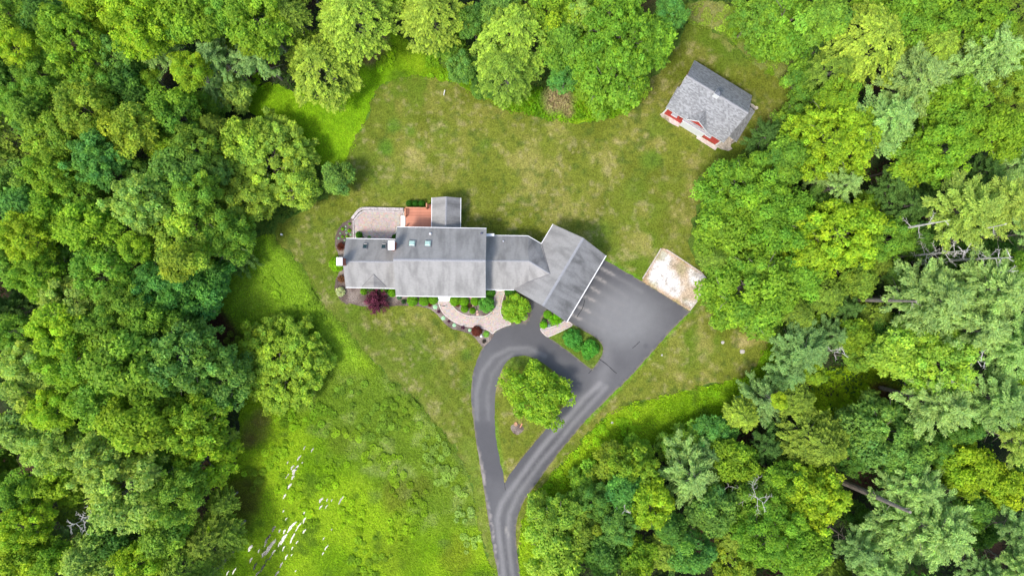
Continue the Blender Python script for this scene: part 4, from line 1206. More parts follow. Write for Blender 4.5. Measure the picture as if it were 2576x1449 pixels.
GREENS = {
 'lime': (0.322, 0.478, 0.030), 'limey': (0.250, 0.422, 0.034), 'mid': (0.212, 0.387, 0.044), 'bright': (0.212, 0.396, 0.037), 'dark': (0.128, 0.278, 0.045),
 'teal': (0.146, 0.360, 0.067), 'blue': (0.187, 0.353, 0.066), 'pale': (0.336, 0.493, 0.094), 'olive': (0.270, 0.392, 0.040), 'oliv2': (0.220, 0.355, 0.045),
 'pine': (0.344, 0.517, 0.154), 'pineb': (0.254, 0.418, 0.132), 'pined': (0.120, 0.245, 0.052), 'piney': (0.410, 0.552, 0.104), 'hem': (0.350, 0.488, 0.061), 'hemd': (0.249, 0.369, 0.048), 'light': (0.336, 0.513, 0.064),
 'loop': (.255, .440, .030), 'solo': (.330, .500, .050),
}
NT = [0]
def tree(x, y, r, h, kind, c, label, group=None, name=None, dens=None):
    """x, y, r: crown centre and radius as seen from above, in plan units; h: height of the tree in metres"""
    i = NT[0]; NT[0] += 1
    rr = random.Random(1000 + i)
    zc = h * (.80 if kind == 'broad' else .68)
    k = S * (H - zc) / H
    R = r * k
    if kind == 'broad':
        zc = max(h - .5 * R, h * .42); k = S * (H - zc) / H; R = r * k
    sz = 'S' if R < 3.0 else ('M' if R < 5.0 else 'L')
    V = VAR[kind, sz]; me = V[i % len(V)]
    if dens: me = (crown_broad(77, R, .30, .85, .50, .62, 1.5, .45) if dens == 1 else crown_broad(91, R, .24, 1.9, .48, .66, .45, .05)); me.materials.append(LEAF)
    s = R / SIZES[sz] * .99 if not dens else 1.05
    top = P(x, y, zc)
    # the crown hangs round its own middle
    base = Vector((top.x, top.y, 0))
    nm = name or {'broad': 'broadleaf_tree', 'pine': 'pine_tree', 'frond': 'hemlock_tree'}[kind]
    e = empty(nm, base, label, "tree", group)
    co = bpy.data.objects.new("crown", me); COL.objects.link(co); co.parent = e
    hz = {'broad': .8, 'pine': 1.5, 'frond': 1.35}[kind] * SIZES[sz]
    sv = s
    if kind != 'broad': sv = min(s * 1.0, (h * .68) / hz)
    elif not dens: sv = max(s, min(s * 1.45, h * .5 / hz))
    co.location = (0, 0, h - hz * sv * (1.0 if kind != 'broad' else .92))
    co.scale = (s * rr.uniform(.95, 1.05), s * rr.uniform(.95, 1.05), sv)
    co.rotation_euler = (rr.uniform(-.06, .06), rr.uniform(-.06, .06), rr.uniform(0, 6.28))
    g = GREENS[c]; v = rr.uniform(.92, 1.08)
    co.color = (g[0] * v * rr.uniform(.94, 1.06), g[1] * v, g[2] * v, 1)
    to = bpy.data.objects.new("trunk", LIMB['broad' if kind == 'broad' else 'conifer'][i % 3]); COL.objects.link(to); to.parent = e
    st = R / 4.0 * (.62 if dens else 1)
    to.scale = (st, st, (h * (.80 if dens else .97)) / 10); to.rotation_euler = (0, 0, rr.uniform(0, 6.28))
    return e

B, PN, F = 'broad', 'pine', 'frond'
TREES = [
 # ---- north west
 (12,30,48,15,B,'mid',"mid green tree in the extreme upper left corner"),
 (28,112,46,16,B,'lime',"bright lime tree close to the left edge near the upper left corner"),
 (100,40,50,14,B,'dark',"dark green tree half hidden between the corner tree and the lime crown"),
 (172,88,82,16,B,'limey',"large yellow green tree in the upper left, left of the pale pines"),
 (225,15,60,15,B,'lime',"yellow green tree cut by the top edge above the large upper left crown"),
 (335,40,88,17,B,'lime',"broad bright lime tree cut by the top edge above the first pale pine"),
 (470,35,72,16,B,'limey',"yellow green tree at the top edge between the lime crown and the olive crown"),
 (545,25,55,15,B,'mid',"green tree at the top edge just left of the olive topped tree"),
 (640,45,80,16,B,'limey',"feathery olive green tree at the top edge above the pale pines"),
 (410,125,62,13,PN,'pine',"pale grey green pine, leftmost of the three upper left pines"),
 (470,172,46,14,B,'lime',"small bright lime tree growing in front of the leftmost pale pine"),
 (375,195,28,10,B,'limey',"small yellow green sapling left of the lime tree in the pale pine"),
 (552,150,54,13,PN,'pineb',"grey green pine between two other pines at the upper left"),
 (648,145,60,13,PN,'pineb',"grey green pine nearest the tall yellow green hemlocks"),
 (585,225,46,5,B,'pale',"low pale sage green tree at the corner of the lime meadow strip"),
 (545,225,40,7,PN,'pineb',"small grey pine below the middle pale pine"),
 (895,42,100,15,F,'hem',"huge yellow green hemlock cut by the top edge, above the lime meadow"),
 (805,150,100,11,F,'hem',"huge yellow green hemlock hanging over the lime meadow strip"),
 (745,60,45,14,F,'hemd',"darker hemlock flank left of the huge yellow green hemlocks"),
 (285,128,52,13,B,'blue',"blue green tree right of the large upper left lime crown"),
 (335,170,40,10,B,'dark',"dark green tree at the edge of the brown clearing in the upper left"),
 (100,190,66,13,B,'mid',"mid green tree with long fronds below the upper left crowns"),
 (230,218,60,14,B,'mid',"mid green tree above the olive topped maple"),
 (300,205,45,12,B,'dark',"dark tree left of the small brown clearing"),
 (205,272,72,16,B,'olive',"olive topped maple above the teal crowned tree"),
 (30,255,50,13,B,'mid',"green tree at the left edge beneath the lime crown"),
 (75,290,55,14,B,'mid',"green tree left of the olive topped maple"),
 (425,280,62,12,B,'mid',"thin green tree with a bare twig left of the meadow edge"),
 (520,265,48,5,B,'mid',"low leafy green tree where the wood meets the lime meadow"),
 (345,258,45,11,B,'dark',"dark round tree right of the olive topped maple"),
 (320,320,64,15,B,'olive',"olive green tree with pale twigs, right of the teal crowned tree"),
 (240,395,74,15,B,'teal',"rounded teal crowned tree in the left wood"),
 (118,350,70,15,B,'olive',"olive green tree left of the teal crown, upper half"),
 (125,430,70,15,B,'limey',"yellow green tree left of the teal crown, lower half"),
 (25,345,55,14,F,'hemd',"olive conifer at the left edge beside the olive tree"),
 (30,415,50,13,F,'hemd',"olive conifer at the left edge below its twin"),
 (405,365,36,11,B,'lime',"small lime tree among darker trees left of the large pale tipped maple"),
 (478,375,62,12,B,'oliv2',"fine leaved olive tree touching the large pale tipped maple"),
 (430,435,70,13,B,'blue',"grey green tree with pale tips left of the large pale tipped maple"),
 (350,440,40,11,B,'dark',"dark tree between the teal crown and the grey green tree"),
 (672,400,112,7.5,B,'light',"large pale tipped maple standing in front of the wood, left of the patio lawn"),
 (620,500,68,7,B,'hem',"yellow green skirt tree below the large pale tipped maple"),
 (600,355,60,8,B,'light',"pale tipped maple crown joined to the upper left of the big one"),
 (745,470,56,6,B,'light',"pale tipped maple crown nearest the lawn"),
 (850,447,40,5,B,'blue',"small round blue green tree on the lawn edge beside the large pale tipped maple"),
 (30,470,55,13,B,'blue',"blue green tree at the left edge below the conifers"),
 (190,480,48,13,B,'mid',"mid green tree directly under the teal crown"),
 # ---- west
 (50,520,56,14,B,'teal',"blue green tree on the left edge, upper one of the edge pair"),
 (120,530,62,14,B,'limey',"yellowish green tree beside the blue green edge tree"),
 (55,592,66,15,B,'lime',"bright lime tree at the left edge halfway down"),
 (215,572,72,14,B,'limey',"lime green tree between the edge lime tree and the big light crown"),
 (345,505,78,15,B,'pale',"pale green crown forming the upper left of the big light tree group"),
 (450,560,112,12,B,'light',"big light green tree with bare twigs in the middle of the left wood"),
 (560,590,70,10,B,'mid',"green tree on the wood edge right of the big light tree"),
 (590,645,48,5,PN,'pined',"dark pine on the wood edge above the hay meadow"),
 (480,480,60,13,B,'mid',"green tree between the big light crown and the pale tipped maple"),
 (440,660,46,15,B,'olive',"olive brown topped tree in front of the emerald crowns"),
 (395,715,72,11,B,'teal',"emerald crown, left half of the rounded emerald pair"),
 (495,735,72,8,B,'teal',"emerald crown, right half of the rounded emerald pair"),
 (540,690,34,6,B,'teal',"small emerald crown sticking out at the wood edge"),
 (250,690,78,14,B,'mid',"mid green tree left of the emerald pair"),
 (90,690,68,14,B,'limey',"yellow green tree below the left edge lime tree"),
 (20,660,45,13,B,'mid',"green tree cut by the left edge at mid height"),
 (330,625,36,13,B,'limey',"small yellow green crown at the dark gap under the big light tree"),
 (160,755,70,14,B,'pale',"pale feathery green tree in the left wood"),
 (300,765,70,13,B,'mid',"mid green tree below left of the emerald pair"),
 (40,775,52,10,PN,'pined',"dark bluish pine at the left edge in the lower middle"),
 (30,840,50,12,B,'mid',"green tree at the left edge under the dark pine"),
 (135,830,72,15,B,'lime',"bright yellow green tree, upper of the lime pair in the lower left wood"),
 (240,830,62,13,B,'mid',"green tree right of the upper lime tree"),
 (370,815,66,12,B,'mid',"green tree under the emerald pair"),
 (450,830,46,9,B,'dark',"dark low tree beside the brown leaf litter clearing"),
 (155,905,76,15,B,'limey',"bright yellow green tree, lower of the lime pair in the lower left wood"),
 (50,915,58,14,B,'pale',"pale green tree at the left edge, lower half"),
 (310,925,100,15,B,'mid',"very large blue green oak, left crown of three"),
 (450,905,100,13,B,'blue',"very large blue green oak, middle crown with sharp lights"),
 (548,960,78,10,B,'blue',"very large blue green oak, right crown by the field"),
 (708,914,116,6.5,B,'solo',"big round solitary maple standing in the rough field left of the front lawn"),
 # ---- south west
 (55,985,60,13,B,'pale',"pale green tree at the left edge below the blue green oaks"),
 (120,1035,55,14,B,'lime',"lime tipped tree near the left edge below the oaks"),
 (35,1085,55,13,B,'pale',"pale green tree on the left edge above the lime shrubs"),
 (225,1010,62,14,B,'mid',"mid green tree under the left blue green oak"),
 (335,1065,82,15,B,'limey',"lime tipped maple, left one of the broad twiggy pair"),
 (470,1060,92,12,B,'limey',"lime tipped maple with bare branches showing, right one of the twiggy pair"),
 (505,1160,75,10,B,'lime',"lime tipped maple lowest on the field side"),
 (120,1125,66,13,B,'pale',"pale green rounded tree left of the long soft crown"),
 (140,1215,62,10,B,'limey',"low vivid green tree in a hollow of the lower left wood"),
 (235,1160,68,15,B,'pale',"soft pale green crown, upper left of the big soft tree"),
 (310,1245,98,16,B,'pale',"large soft pale green tree in the lower left wood"),
 (430,1255,80,14,B,'mid',"blue green tree right of the large soft pale tree"),
 (45,1240,50,12,B,'mid',"green tree at the left edge above the yellowish corner trees"),
 (50,1335,64,14,B,'lime',"yellow tipped tree left of the bare dead tree"),
 (30,1415,55,14,B,'lime',"yellow tipped tree in the lower left corner"),
 (110,1410,48,13,B,'limey',"yellow green tree beside the corner tree at the bottom edge"),
 (160,1370,50,11,PN,'pine',"grey green pine under the bare dead tree"),
 (215,1415,60,13,B,'pale',"pale soft tree on the bottom edge right of the grey pine"),
 (275,1375,58,11,B,'dark',"dark green tree below the large soft pale tree"),
 (345,1425,62,13,B,'lime',"bright lime tree on the bottom edge"),
 (400,1345,62,12,B,'mid',"mid green tree above the bottom edge lime tree"),
 (465,1425,58,12,F,'hem',"yellow green conifer on the bottom edge"),
 (520,1360,66,10,F,'hemd',"dull olive conifer beside the wet meadow"),
 (575,1345,44,8,F,'hemd',"smaller dull olive conifer nearest the wet meadow"),
 (560,1265,40,7,F,'hemd',"dark low conifer at the shady edge of the wet meadow"),
 # ---- north
 (1092,42,84,14,F,'hem',"yellow green hemlock at the top edge, just right of the brown bare patch"),
 (1255,12,52,12,B,'blue',"blue green tree cut by the top edge between two hemlocks"),
 (1190,45,42,11,B,'dark',"dark tree in the gap right of the middle hemlock"),
 (1292,98,98,15,F,'hem',"great hemlock in the middle of the top edge, upper yellow green half"),
 (1275,178,78,13,F,'hemd',"great hemlock with a browned top, lower olive half"),
 (1385,25,60,13,B,'limey',"green tree at the top edge right of the great hemlock"),
 (1460,35,38,12,B,'pale',"small pale tree at the top edge left of the bright green giant"),
 (1415,105,58,12,B,'mid',"mid green tree between the great hemlock and the bright green giant"),
 (1560,85,112,15,B,'bright',"bright green giant broadleaf crown, upper part, left of the barn"),
 (1545,175,98,12,B,'bright',"bright green giant broadleaf crown, lower part, left of the barn"),
 (1640,90,62,12,B,'bright',"bright green crown on the barn side of the giant"),
 (1425,185,42,8,B,'teal',"blue green shrub like tree under the bright green giant's left side"),
 (1160,165,42,8,B,'blue',"bluish small tree left of the great hemlock's foot"),
 (1130,110,38,7,B,'mid',"small green tree below the middle hemlock"),
 (1212,212,32,5,B,'dark',"dark low bush tree at the lawn edge below the great hemlock"),
 (1690,32,42,12,B,'teal',"blue green tree at the top edge over the start of the barn lawn"),
 # ---- north east
 (1905,40,62,9,B,'mid',"dense green tree at the top edge, left one above the barn"),
 (1985,55,88,10,B,'bright',"dense dark leaved tree at the top edge right of the barn lawn"),
 (1930,100,50,5,B,'mid',"lower skirt of the dense tree, touching the barn lawn"),
 (2090,35,55,14,B,'mid',"mid green tree at the top edge left of the yellow green hemlock"),
 (2180,112,98,16,F,'hem',"tall yellow green hemlock in the upper right wood"),
 (2095,180,62,12,F,'hemd',"green conifer in front of the tall upper right hemlock"),
 (2030,195,52,6,B,'mid',"dense green tree on the barn lawn's right edge"),
 (2045,255,50,6,B,'mid',"green tree on the right edge of the barn lawn, below the first"),
 (2115,240,52,12,B,'limey',"lime green crown between two pale pines and the barn lawn"),
 (2300,40,70,14,B,'bright',"green tree at the top edge right of the tall hemlock"),
 (2380,45,58,14,B,'bright',"second green tree at the top edge, further right"),
 (2335,128,66,14,F,'hem',"yellow green conifer between the tall hemlock and the pale pine"),
 (2485,55,66,15,B,'limey',"olive lime tree in the upper right corner area"),
 (2555,30,40,13,F,'hemd',"dark conifer in the upper right corner"),
 (2470,148,92,17,PN,'pine',"large pale grey green pine nearest the upper right corner"),
 (2290,210,84,16,PN,'pine',"pale grey green pine, upper one of the pair below the tall hemlock"),
 (2215,312,82,16,PN,'pine',"pale grey green pine, lower one of the pair, left of the lime crowns"),
 (2415,262,84,15,B,'limey',"lime green tree below the large pale pine"),
 (2385,372,84,15,B,'limey',"lime green tree under its twin in the upper right wood"),
 (2520,335,66,14,B,'limey',"lime green tree close to the right edge"),
 (2550,215,48,13,B,'olive',"olive tree on the right edge beside the pale pine"),
 (2300,410,55,12,B,'limey',"lime crown over the dark gap in the right wood"),
 (2530,420,60,14,PN,'pine',"pale pine on the right edge above the bare trunks"),
 (2450,440,48,13,PN,'pined',"dark pine left of the right edge pale pine"),
 (2110,345,108,14,B,'lime',"big yellow tipped lime tree right of the barn"),
 (1925,350,50,8,PN,'pined',"small dark pine at the wood edge below the barn"),
 (2000,310,52,6,B,'mid',"green tree between the barn lawn and the big yellow tipped tree"),
 (1985,400,55,11,B,'mid',"green crown above the bright green maple, below the small dark pine"),
 (2110,470,42,13,PN,'pine',"small pale pine between the lime tree and the bright maple"),
 (1890,490,112,12,B,'bright',"broad bright green maple bulging over the lawn, upper crown"),
 (1965,560,90,11,B,'bright',"broad bright green maple, inner crown beside the yellow one"),
 (1830,570,82,10,B,'bright',"broad bright green maple crown nearest the lawn, middle"),
 (2125,590,100,13,B,'lime',"vivid yellow green maple, brightest crown in the right wood"),
 (2050,650,56,11,B,'lime',"vivid yellow green lower crown beside the vivid maple"),
 (2240,600,66,11,B,'mid',"dull green tree with orange tips right of the vivid maple"),
 (1900,725,118,11,B,'bright',"large bright green maple overhanging the stone pad"),
 (2010,700,58,10,B,'bright',"bright green crown behind the maple over the stone pad"),
 (1842,778,50,7,B,'bright',"lower fringe of the maple below the stone pad"),
 (2075,735,56,9,F,'hemd',"olive conifer right of the stone pad maple"),
 (2165,700,46,9,B,'oliv2',"dull low tree under the vivid maple"),
 (2275,520,60,12,PN,'pined',"dark green conifer left of the bare trunks"),
 (2235,470,50,11,PN,'pined',"dark green conifer beside the dark gap in the right wood"),
 (2405,535,90,19,PN,'piney',"tall pale yellow green pine with a bare white trunk"),
 (2490,520,70,19,PN,'piney',"yellow green pine right of the bare white trunk"),
 (2560,590,50,18,PN,'pine',"grey green pine on the right edge among the bare trunks"),
 (2310,600,50,9,B,'dark',"dark underwood tree below the bare white trunk"),
 (2440,665,52,9,B,'dark',"dark underwood tree beneath the dead snag"),
 (2350,680,52,9,PN,'pined',"dark young conifer below the dead snag"),
 (2330,755,100,18,PN,'pine',"large fluffy pale pine with its trunk showing on the left"),
 (2470,730,92,19,PN,'pine',"large fluffy pale pine at the right edge, upper of three"),
 (2430,830,92,18,PN,'pine',"large fluffy pale pine, middle of three near the right edge"),
 (2530,860,82,19,PN,'pine',"large fluffy pale pine at the right edge, lowest of three"),
 (2260,850,52,9,B,'dark',"dark low tree at the foot of the fluffy pines"),
 (2130,775,54,8,PN,'pined',"dull dark pine right of the stone pad maple"),
 (2200,800,48,8,F,'hemd',"low olive conifer in the shade left of the pine trunk"),
 (2045,806,24,5,B,'lime',"tiny lime shrub tree among dark pines"),
 # ---- east and south east
 (2090,845,44,9,PN,'pineb',"small blue green pine right of the dry grass bank"),
 (2015,875,74,12,PN,'pineb',"blue green pine at the right end of the dry grass bank"),
 (1980,940,52,9,PN,'pineb',"blue green pine below its larger neighbour"),
 (2285,885,76,13,B,'light',"sparse light green tree with bare twigs"),
 (2370,915,92,15,B,'light',"sparse light green tree with many dead twigs below the fluffy pines"),
 (2165,905,34,8,B,'mid',"thin green tree at the upper rim of the small lime clearing"),
 (1925,1010,66,8,PN,'pineb',"soft blue green pine below the dry bank"),
 (1872,1042,46,7,F,'hem',"yellowish young conifer left of the soft blue green pine"),
 (1965,1010,22,12,B,'lime',"tiny speckled lime sapling poking through the blue green pine"),
 (1800,1096,52,5,B,'teal',"blue green bushy tree at the lower edge of the south bank"),
 (1735,1112,42,4,B,'mid',"dark green bushy tree left of the blue green bushy one"),
 (1690,1130,38,4,B,'mid',"green bushy tree on the south bank above the pale pine"),
 (2055,1110,84,12,F,'hemd',"crisp dark green spruce with star like branches"),
 (2225,1095,92,11,B,'blue',"sparse blue green tree right of the crisp spruce"),
 (2290,1150,58,13,B,'blue',"blue green crown beside the sparse tree"),
 (2345,1010,84,17,PN,'pine',"pale pine above the yellow topped tree"),
 (2480,1000,84,18,PN,'pine',"pale pine on the right side under the fluffy three"),
 (2540,1100,62,17,PN,'piney',"yellowish pine on the right edge"),
 (2430,1075,48,12,B,'dark',"dark tree in the gap between pale pines near the right edge"),
 (2435,1175,70,12,B,'lime',"yellow flecked tree above the biggest pale pine"),
 (2520,1225,60,12,B,'lime',"yellow flecked tree next to the right edge"),
 (2360,1130,45,11,B,'dark',"dark tree left of the yellow flecked pair"),
 (1740,1195,84,10,PN,'pine',"pale rounded pine in the lower right wood, left side"),
 (1850,1165,62,8,B,'limey',"lime tipped tree right of the pale rounded pine"),
 (1780,1140,42,7,PN,'pineb',"small blue pine above the pale rounded pine"),
 (1930,1120,46,8,PN,'pined',"dark pine left of the crisp spruce"),
 (1905,1260,68,10,B,'mid',"dull green tree around the bare grey snag"),
 (1800,1290,62,10,B,'blue',"blue green tree under the pale rounded pine"),
 (2058,1250,80,13,B,'lime',"bright yellow green maple left of the fallen grey trunk"),
 (1985,1215,50,11,B,'bright',"green crown behind the bright yellow green maple"),
 (1955,1345,105,13,B,'bright',"large bright green maple near the bottom edge"),
 (2030,1385,66,12,B,'bright',"bright green crown at the bottom edge right of the large maple"),
 (2325,1320,138,18,PN,'pine',"biggest pale pine of the picture in the lower right"),
 (2285,1215,58,16,PN,'pine',"upper left shoulder pine of the biggest pale pine"),
 (2150,1370,56,13,PN,'pineb',"blue green pine left of the biggest pale pine"),
 (2200,1425,60,13,PN,'pine',"pale pine on the bottom edge under the biggest one"),
 (2160,1300,36,5,B,'dark',"dark bush tree below the fallen grey trunk"),
 (2540,1330,58,15,PN,'pineb',"blue green pine on the right edge near the lower corner"),
 (2540,1415,56,16,PN,'pine',"pale pine in the lower right corner"),
 (2450,1425,50,14,PN,'pineb',"grey green pine on the bottom edge near the right corner"),
 (2470,1270,42,10,B,'dark',"dark tree under the yellow flecked pair"),
 (1750,1395,54,11,B,'teal',"blue green tree on the bottom edge beside the olive thin tree"),
 (1850,1420,56,8,B,'olive',"thin olive tree on the bottom edge left of the large bright maple"),
 (1548,1180,60,6,B,'olive',"olive green tree beside the driveway bend in the lower right wood"),
 (1595,1185,66,8,B,'limey',"lime tipped tree right of the olive driveway tree"),
 (1640,1275,62,10,B,'lime',"bright yellow green tree in the middle of the lower right wood"),
 (1482,1222,46,4,B,'bright',"bright green tree at the edge of the driveway bank"),
 (1600,1145,42,4,B,'bright',"bright green bushy tree on the bank above the lime tipped tree"),
 (1500,1265,44,8,B,'dark',"dark tree in the gap behind the bank tree"),
 (1570,1240,46,9,B,'teal',"dark teal tree in the middle gap"),
 (1402,1318,74,8,B,'light',"light green ash leaning over the driveway's lower end, upper crown"),
 (1400,1405,74,9,B,'light',"light green ash by the driveway at the bottom edge"),
 (1352,1268,28,4,B,'light',"small light green tree top at the driveway's edge"),
 (1475,1335,42,8,B,'oliv2',"olive pointed small tree right of the light green ash"),
 (1560,1330,48,10,B,'blue',"grey green small crowned tree in the lower right wood"),
 (1525,1400,52,9,B,'dark',"dark green tree on the bottom edge right of the ash"),
 (1600,1405,52,9,B,'limey',"yellowish green tree on the bottom edge"),
 (1680,1385,52,9,F,'hemd',"olive conifer on the bottom edge"),
 (1690,1330,40,9,B,'dark',"dark tree by the pink dead twigs"),
 # ---- singles in the garden
 (1350,996,74,6,B,'loop',"bright green maple on the teardrop lawn inside the driveway loop"),
]
for t in TREES: tree(*t, dens={1350: 1, 708: 2, 672: 2}.get(t[0], 0))

# younger trees that fill the wood between the crowns above, and the wood's continuation past the frame
CLEAR = [(640,190),(760,230),(870,240),(930,60),(1010,60),(1110,170),(1260,262),(1400,250),(1590,215),(1690,110),(1720,-40),(1860,-20),(1890,80),(2000,170),(2010,280),(1880,350),(1760,440),(1720,600),
         (1780,780),(1960,830),(1990,900),(1940,990),(1800,1050),(1640,1080),(1540,1110),(1460,1180),(1400,1260),(1330,1460),(1320,1620),(560,1620),(590,1400),(540,1260),(600,1180),(600,1000),(520,850),(500,790),(560,740),
         (600,600),(680,585),(760,520),(840,440),(800,380),(640,290),(590,250)]
FAR = [(2080,960),(2130,920),(2220,930),(2290,1000),(2240,1050),(2110,1070)]
def fill_trees():
    r = random.Random(44); used = set(); done = [(t[0], t[1], t[2]) for t in TREES]; n = 0
    cells = [(x, y) for x in range(-190, 2800, 46) for y in range(-180, 1660, 46)]; r.shuffle(cells)
    for x, y in cells:
        x += r.uniform(-16, 16); y += r.uniform(-16, 16)
        pa = np.array([float(x)]); pb = np.array([float(y)])
        outside = x < -10 or x > 2590 or y < -10 or y > 1460
        rad = r.uniform(46, 78) if outside else r.uniform(30, 46)
        if poly_d(pa, pb, CLEAR)[0] > -rad * .95 or poly_d(pa, pb, FAR)[0] > -rad * .6: continue
        if math.hypot(x - 2175, y - 1240) < 75 or math.hypot(x - 2140, y - 985) < 85: continue
        if any(math.hypot(x - a, y - b) < (c * .80 + (rad * .75 if outside else rad * .42)) for a, b, c in done): continue
        east = x > 1288
        kind = r.choice([B, B, PN, F] if east else [B, B, B, B, F])
        c = {B: r.choice(['mid', 'dark', 'oliv2', 'blue', 'limey']), PN: r.choice(['pined', 'pineb', 'pine']), F: 'hemd'}[kind]
        h = r.uniform(11, 15) if outside else r.uniform(6.5, 10)
        if outside: lab, g = "woodland tree standing just beyond the picture's edge", "trees beyond the picture's edge"
        else:
            ns = sorted((math.hypot(x - t[0], y - t[1]), k) for k, t in enumerate(TREES) if len(t[6].split()) <= 7)
            word = {'mid': 'green', 'dark': 'dark green', 'oliv2': 'olive green', 'blue': 'blue green', 'limey': 'yellow green', 'pined': 'dark pine', 'pineb': 'grey pine', 'pine': 'pale pine', 'hemd': 'olive conifer'}[c]
            for dd, k in ns[:8]:
                t = TREES[k]; dx, dy = x - t[0], y - t[1]
                side = ('right of' if dx > 0 else 'left of') if abs(dx) > abs(dy) else ('below' if dy > 0 else 'above')
                lab = "low %s tree just %s the %s" % (word.replace(' pine', ' young pine').replace(' conifer', ' young conifer') if kind != B else word, side, t[6])
                lab = lab.replace('pine tree', 'pine').replace('conifer tree', 'conifer')
                if lab not in used: break
            used.add(lab); g = "young trees in the gaps of the wood"
        tree(x, y, rad, h, kind, c, lab, g); done.append((x, y, rad)); n += 1
    return n
nf = fill_trees()
print("trees", NT[0], "fill", nf)
# ================================================================== LOW VEGETATION
WATERS = [(590,1170,100,30),(650,1080,110,24),(490,1230,150,32),(440,1285,60,24),(470,1170,75,20),(515,1095,50,22),(655,1165,90,17),(745,1030,60,16),(700,1080,80,14),(590,1240,50,12),(515,1270,60,14),(490,1310,50,9),(435,1385,70,20),(375,1375,60,20),
 (395,1430,50,16),(340,1240,60,26),(345,1330,50,14),(220,1410,60,12),(540,1430,60,18),(572,1365,50,14),(610,1305,45,14),(745,1112,45,14),(690,1195,30,10),(655,1240,30,10),(405,1260,30,12),(745,975,30,14),(590,962,25,10),(600,848,50,16),
 (635,775,55,20),(660,710,40,18),(670,665,60,30),(655,635,40,18),(690,635,40,18),(705,565,50,14),(745,490,35,10),(805,505,40,12),(870,880,50,20),(868,933,44,14),(910,930,40,9),(1020,880,80,15),(950,882,22,11),(915,880,25,11),(890,1168,26,11),
 (910,1235,50,14),(885,1280,26,12),(950,1100,16,9),(170,1425,40,11),(595,1115,40,18),(560,1110,30,13),(680,1410,18,9),(625,690,24,10),(620,600,24,9),(610,710,22,9),(730,600,18,9),(560,1205,60,12),(455,1210,50,12),(480,1150,40,10),(610,1020,26,9),(460,1335,46,9),(650,1290,20,8)]
def water():
    r = random.Random(5); v = []; f = []
    for zx, zy, L, W in WATERS:
        a = math.radians(58 + r.uniform(-9, 9)); cx, cy = Z8(zx, zy); L *= .336 * .5; W *= .336 * .36
        n = 22; o = len(v)
        for k in range(n):
            t = 2 * math.pi * k / n
            q = 1 + .45 * math.sin(3 * t + r.uniform(-.6, .6)) + r.uniform(-.3, .3)
            lx = L * math.cos(t) * (1 + r.uniform(-.12, .12)); ly = W * math.sin(t) * q
            v.append(tuple(P(cx + lx * math.cos(a) + ly * math.sin(a), cy - lx * math.sin(a) + ly * math.cos(a), .10)))
        f.append(tuple(range(o + n - 1, o - 1, -1)))
    me = mesh_pd("standing_water", v, f); link("standing_water", me, M_WATER)["kind"] = 'structure'
water()
_wp = [(Z8(a, b), l * .336 * .5, w * .336 * .5) for a, b, l, w in WATERS]
def over_water(px, py):
    m = np.zeros(len(px), bool); a = math.radians(58)
    for (cx, cy), L, W in _wp:
        dx, dy = px - cx, py - cy
        u = dx * math.cos(a) - dy * math.sin(a); w = dx * math.sin(a) + dy * math.cos(a)
        m |= (u / (L + .5)) ** 2 + (w / (W + 1.0)) ** 2 < .9
    return m

def cover(name, label, poly, dens, leaf, z0, zh, colf, tone=(1, 1, 1), seed=1, aspect=.5, up=1.7, clump=None, avoid_water=False, minz=.02):
    r = np.random.default_rng(seed)
    B = np.array([(P(x, y).x, P(x, y).y) for x, y in poly]); x0, y0 = B.min(0); x1, y1 = B.max(0)
    n = int((x1 - x0) * (y1 - y0) * dens)
    x = r.uniform(x0, x1, n); y = r.uniform(y0, y1, n)
    d = poly_d(x, y, B); wob = (fbm(x, y, 1.2, 3, 2) - .5) * 1.2
    k = d > wob - .15
    if clump:
        k &= fbm(x, y, clump[0], seed % 5, 3) > clump[1]
    px, py = plan(x, y)
    if avoid_water: k &= ~over_water(px, py)
    x, y = x[k], y[k]; n = len(x)
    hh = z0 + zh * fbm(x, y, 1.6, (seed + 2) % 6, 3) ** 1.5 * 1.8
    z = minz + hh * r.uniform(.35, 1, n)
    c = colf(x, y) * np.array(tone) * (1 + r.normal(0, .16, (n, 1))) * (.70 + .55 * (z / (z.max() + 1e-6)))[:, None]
    t = r.normal(0, 1, (n, 3)); t[:, 2] = r.uniform(-.1, .9, n)
    nr = r.normal(0, .55, (n, 3)) + np.array([0, 0, up])
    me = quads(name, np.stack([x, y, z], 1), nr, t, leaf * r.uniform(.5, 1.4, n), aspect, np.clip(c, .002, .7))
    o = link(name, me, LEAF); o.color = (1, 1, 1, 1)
    return tag(o, label, None, None, 'stuff')
M = {k: smooth(v, 2) for k, v in MEADOWS.items()}
def meadow_col(x, y):
    return rough_col(x, y) * np.array([1.75, 1.75, 1.2])
cover("meadow_grass", "tall lime green wet meadow growth round the puddles", M['low'], 55, .22, .03, .16, meadow_col, seed=3, aspect=.42, avoid_water=True)
cover("meadow_grass", "bright lime grass strip behind the lawn", M['high'], 40, .20, .03, .12, meadow_col, seed=4, aspect=.4)
cover("meadow_grass", "rough grass behind the barn", M['east'], 28, .22, .04, .25, meadow_col, (.95, .9, 1), seed=5, aspect=.4)
cover("meadow_grass", "lush lime bank along the driveway", M['south'], 50, .26, .04, .28, meadow_col, seed=6, aspect=.55)
cover("meadow_grass", "lime undergrowth in the small clearing", M['far'], 30, .28, .05, .4, meadow_col, (.9, .9, .9), seed=7)
cover("bramble_thicket", "low leafy brambles in front of the bright green giant", M['thicket'], 46, .30, .10, 1.3, meadow_col, (.72, .88, 1), seed=8, aspect=.6)
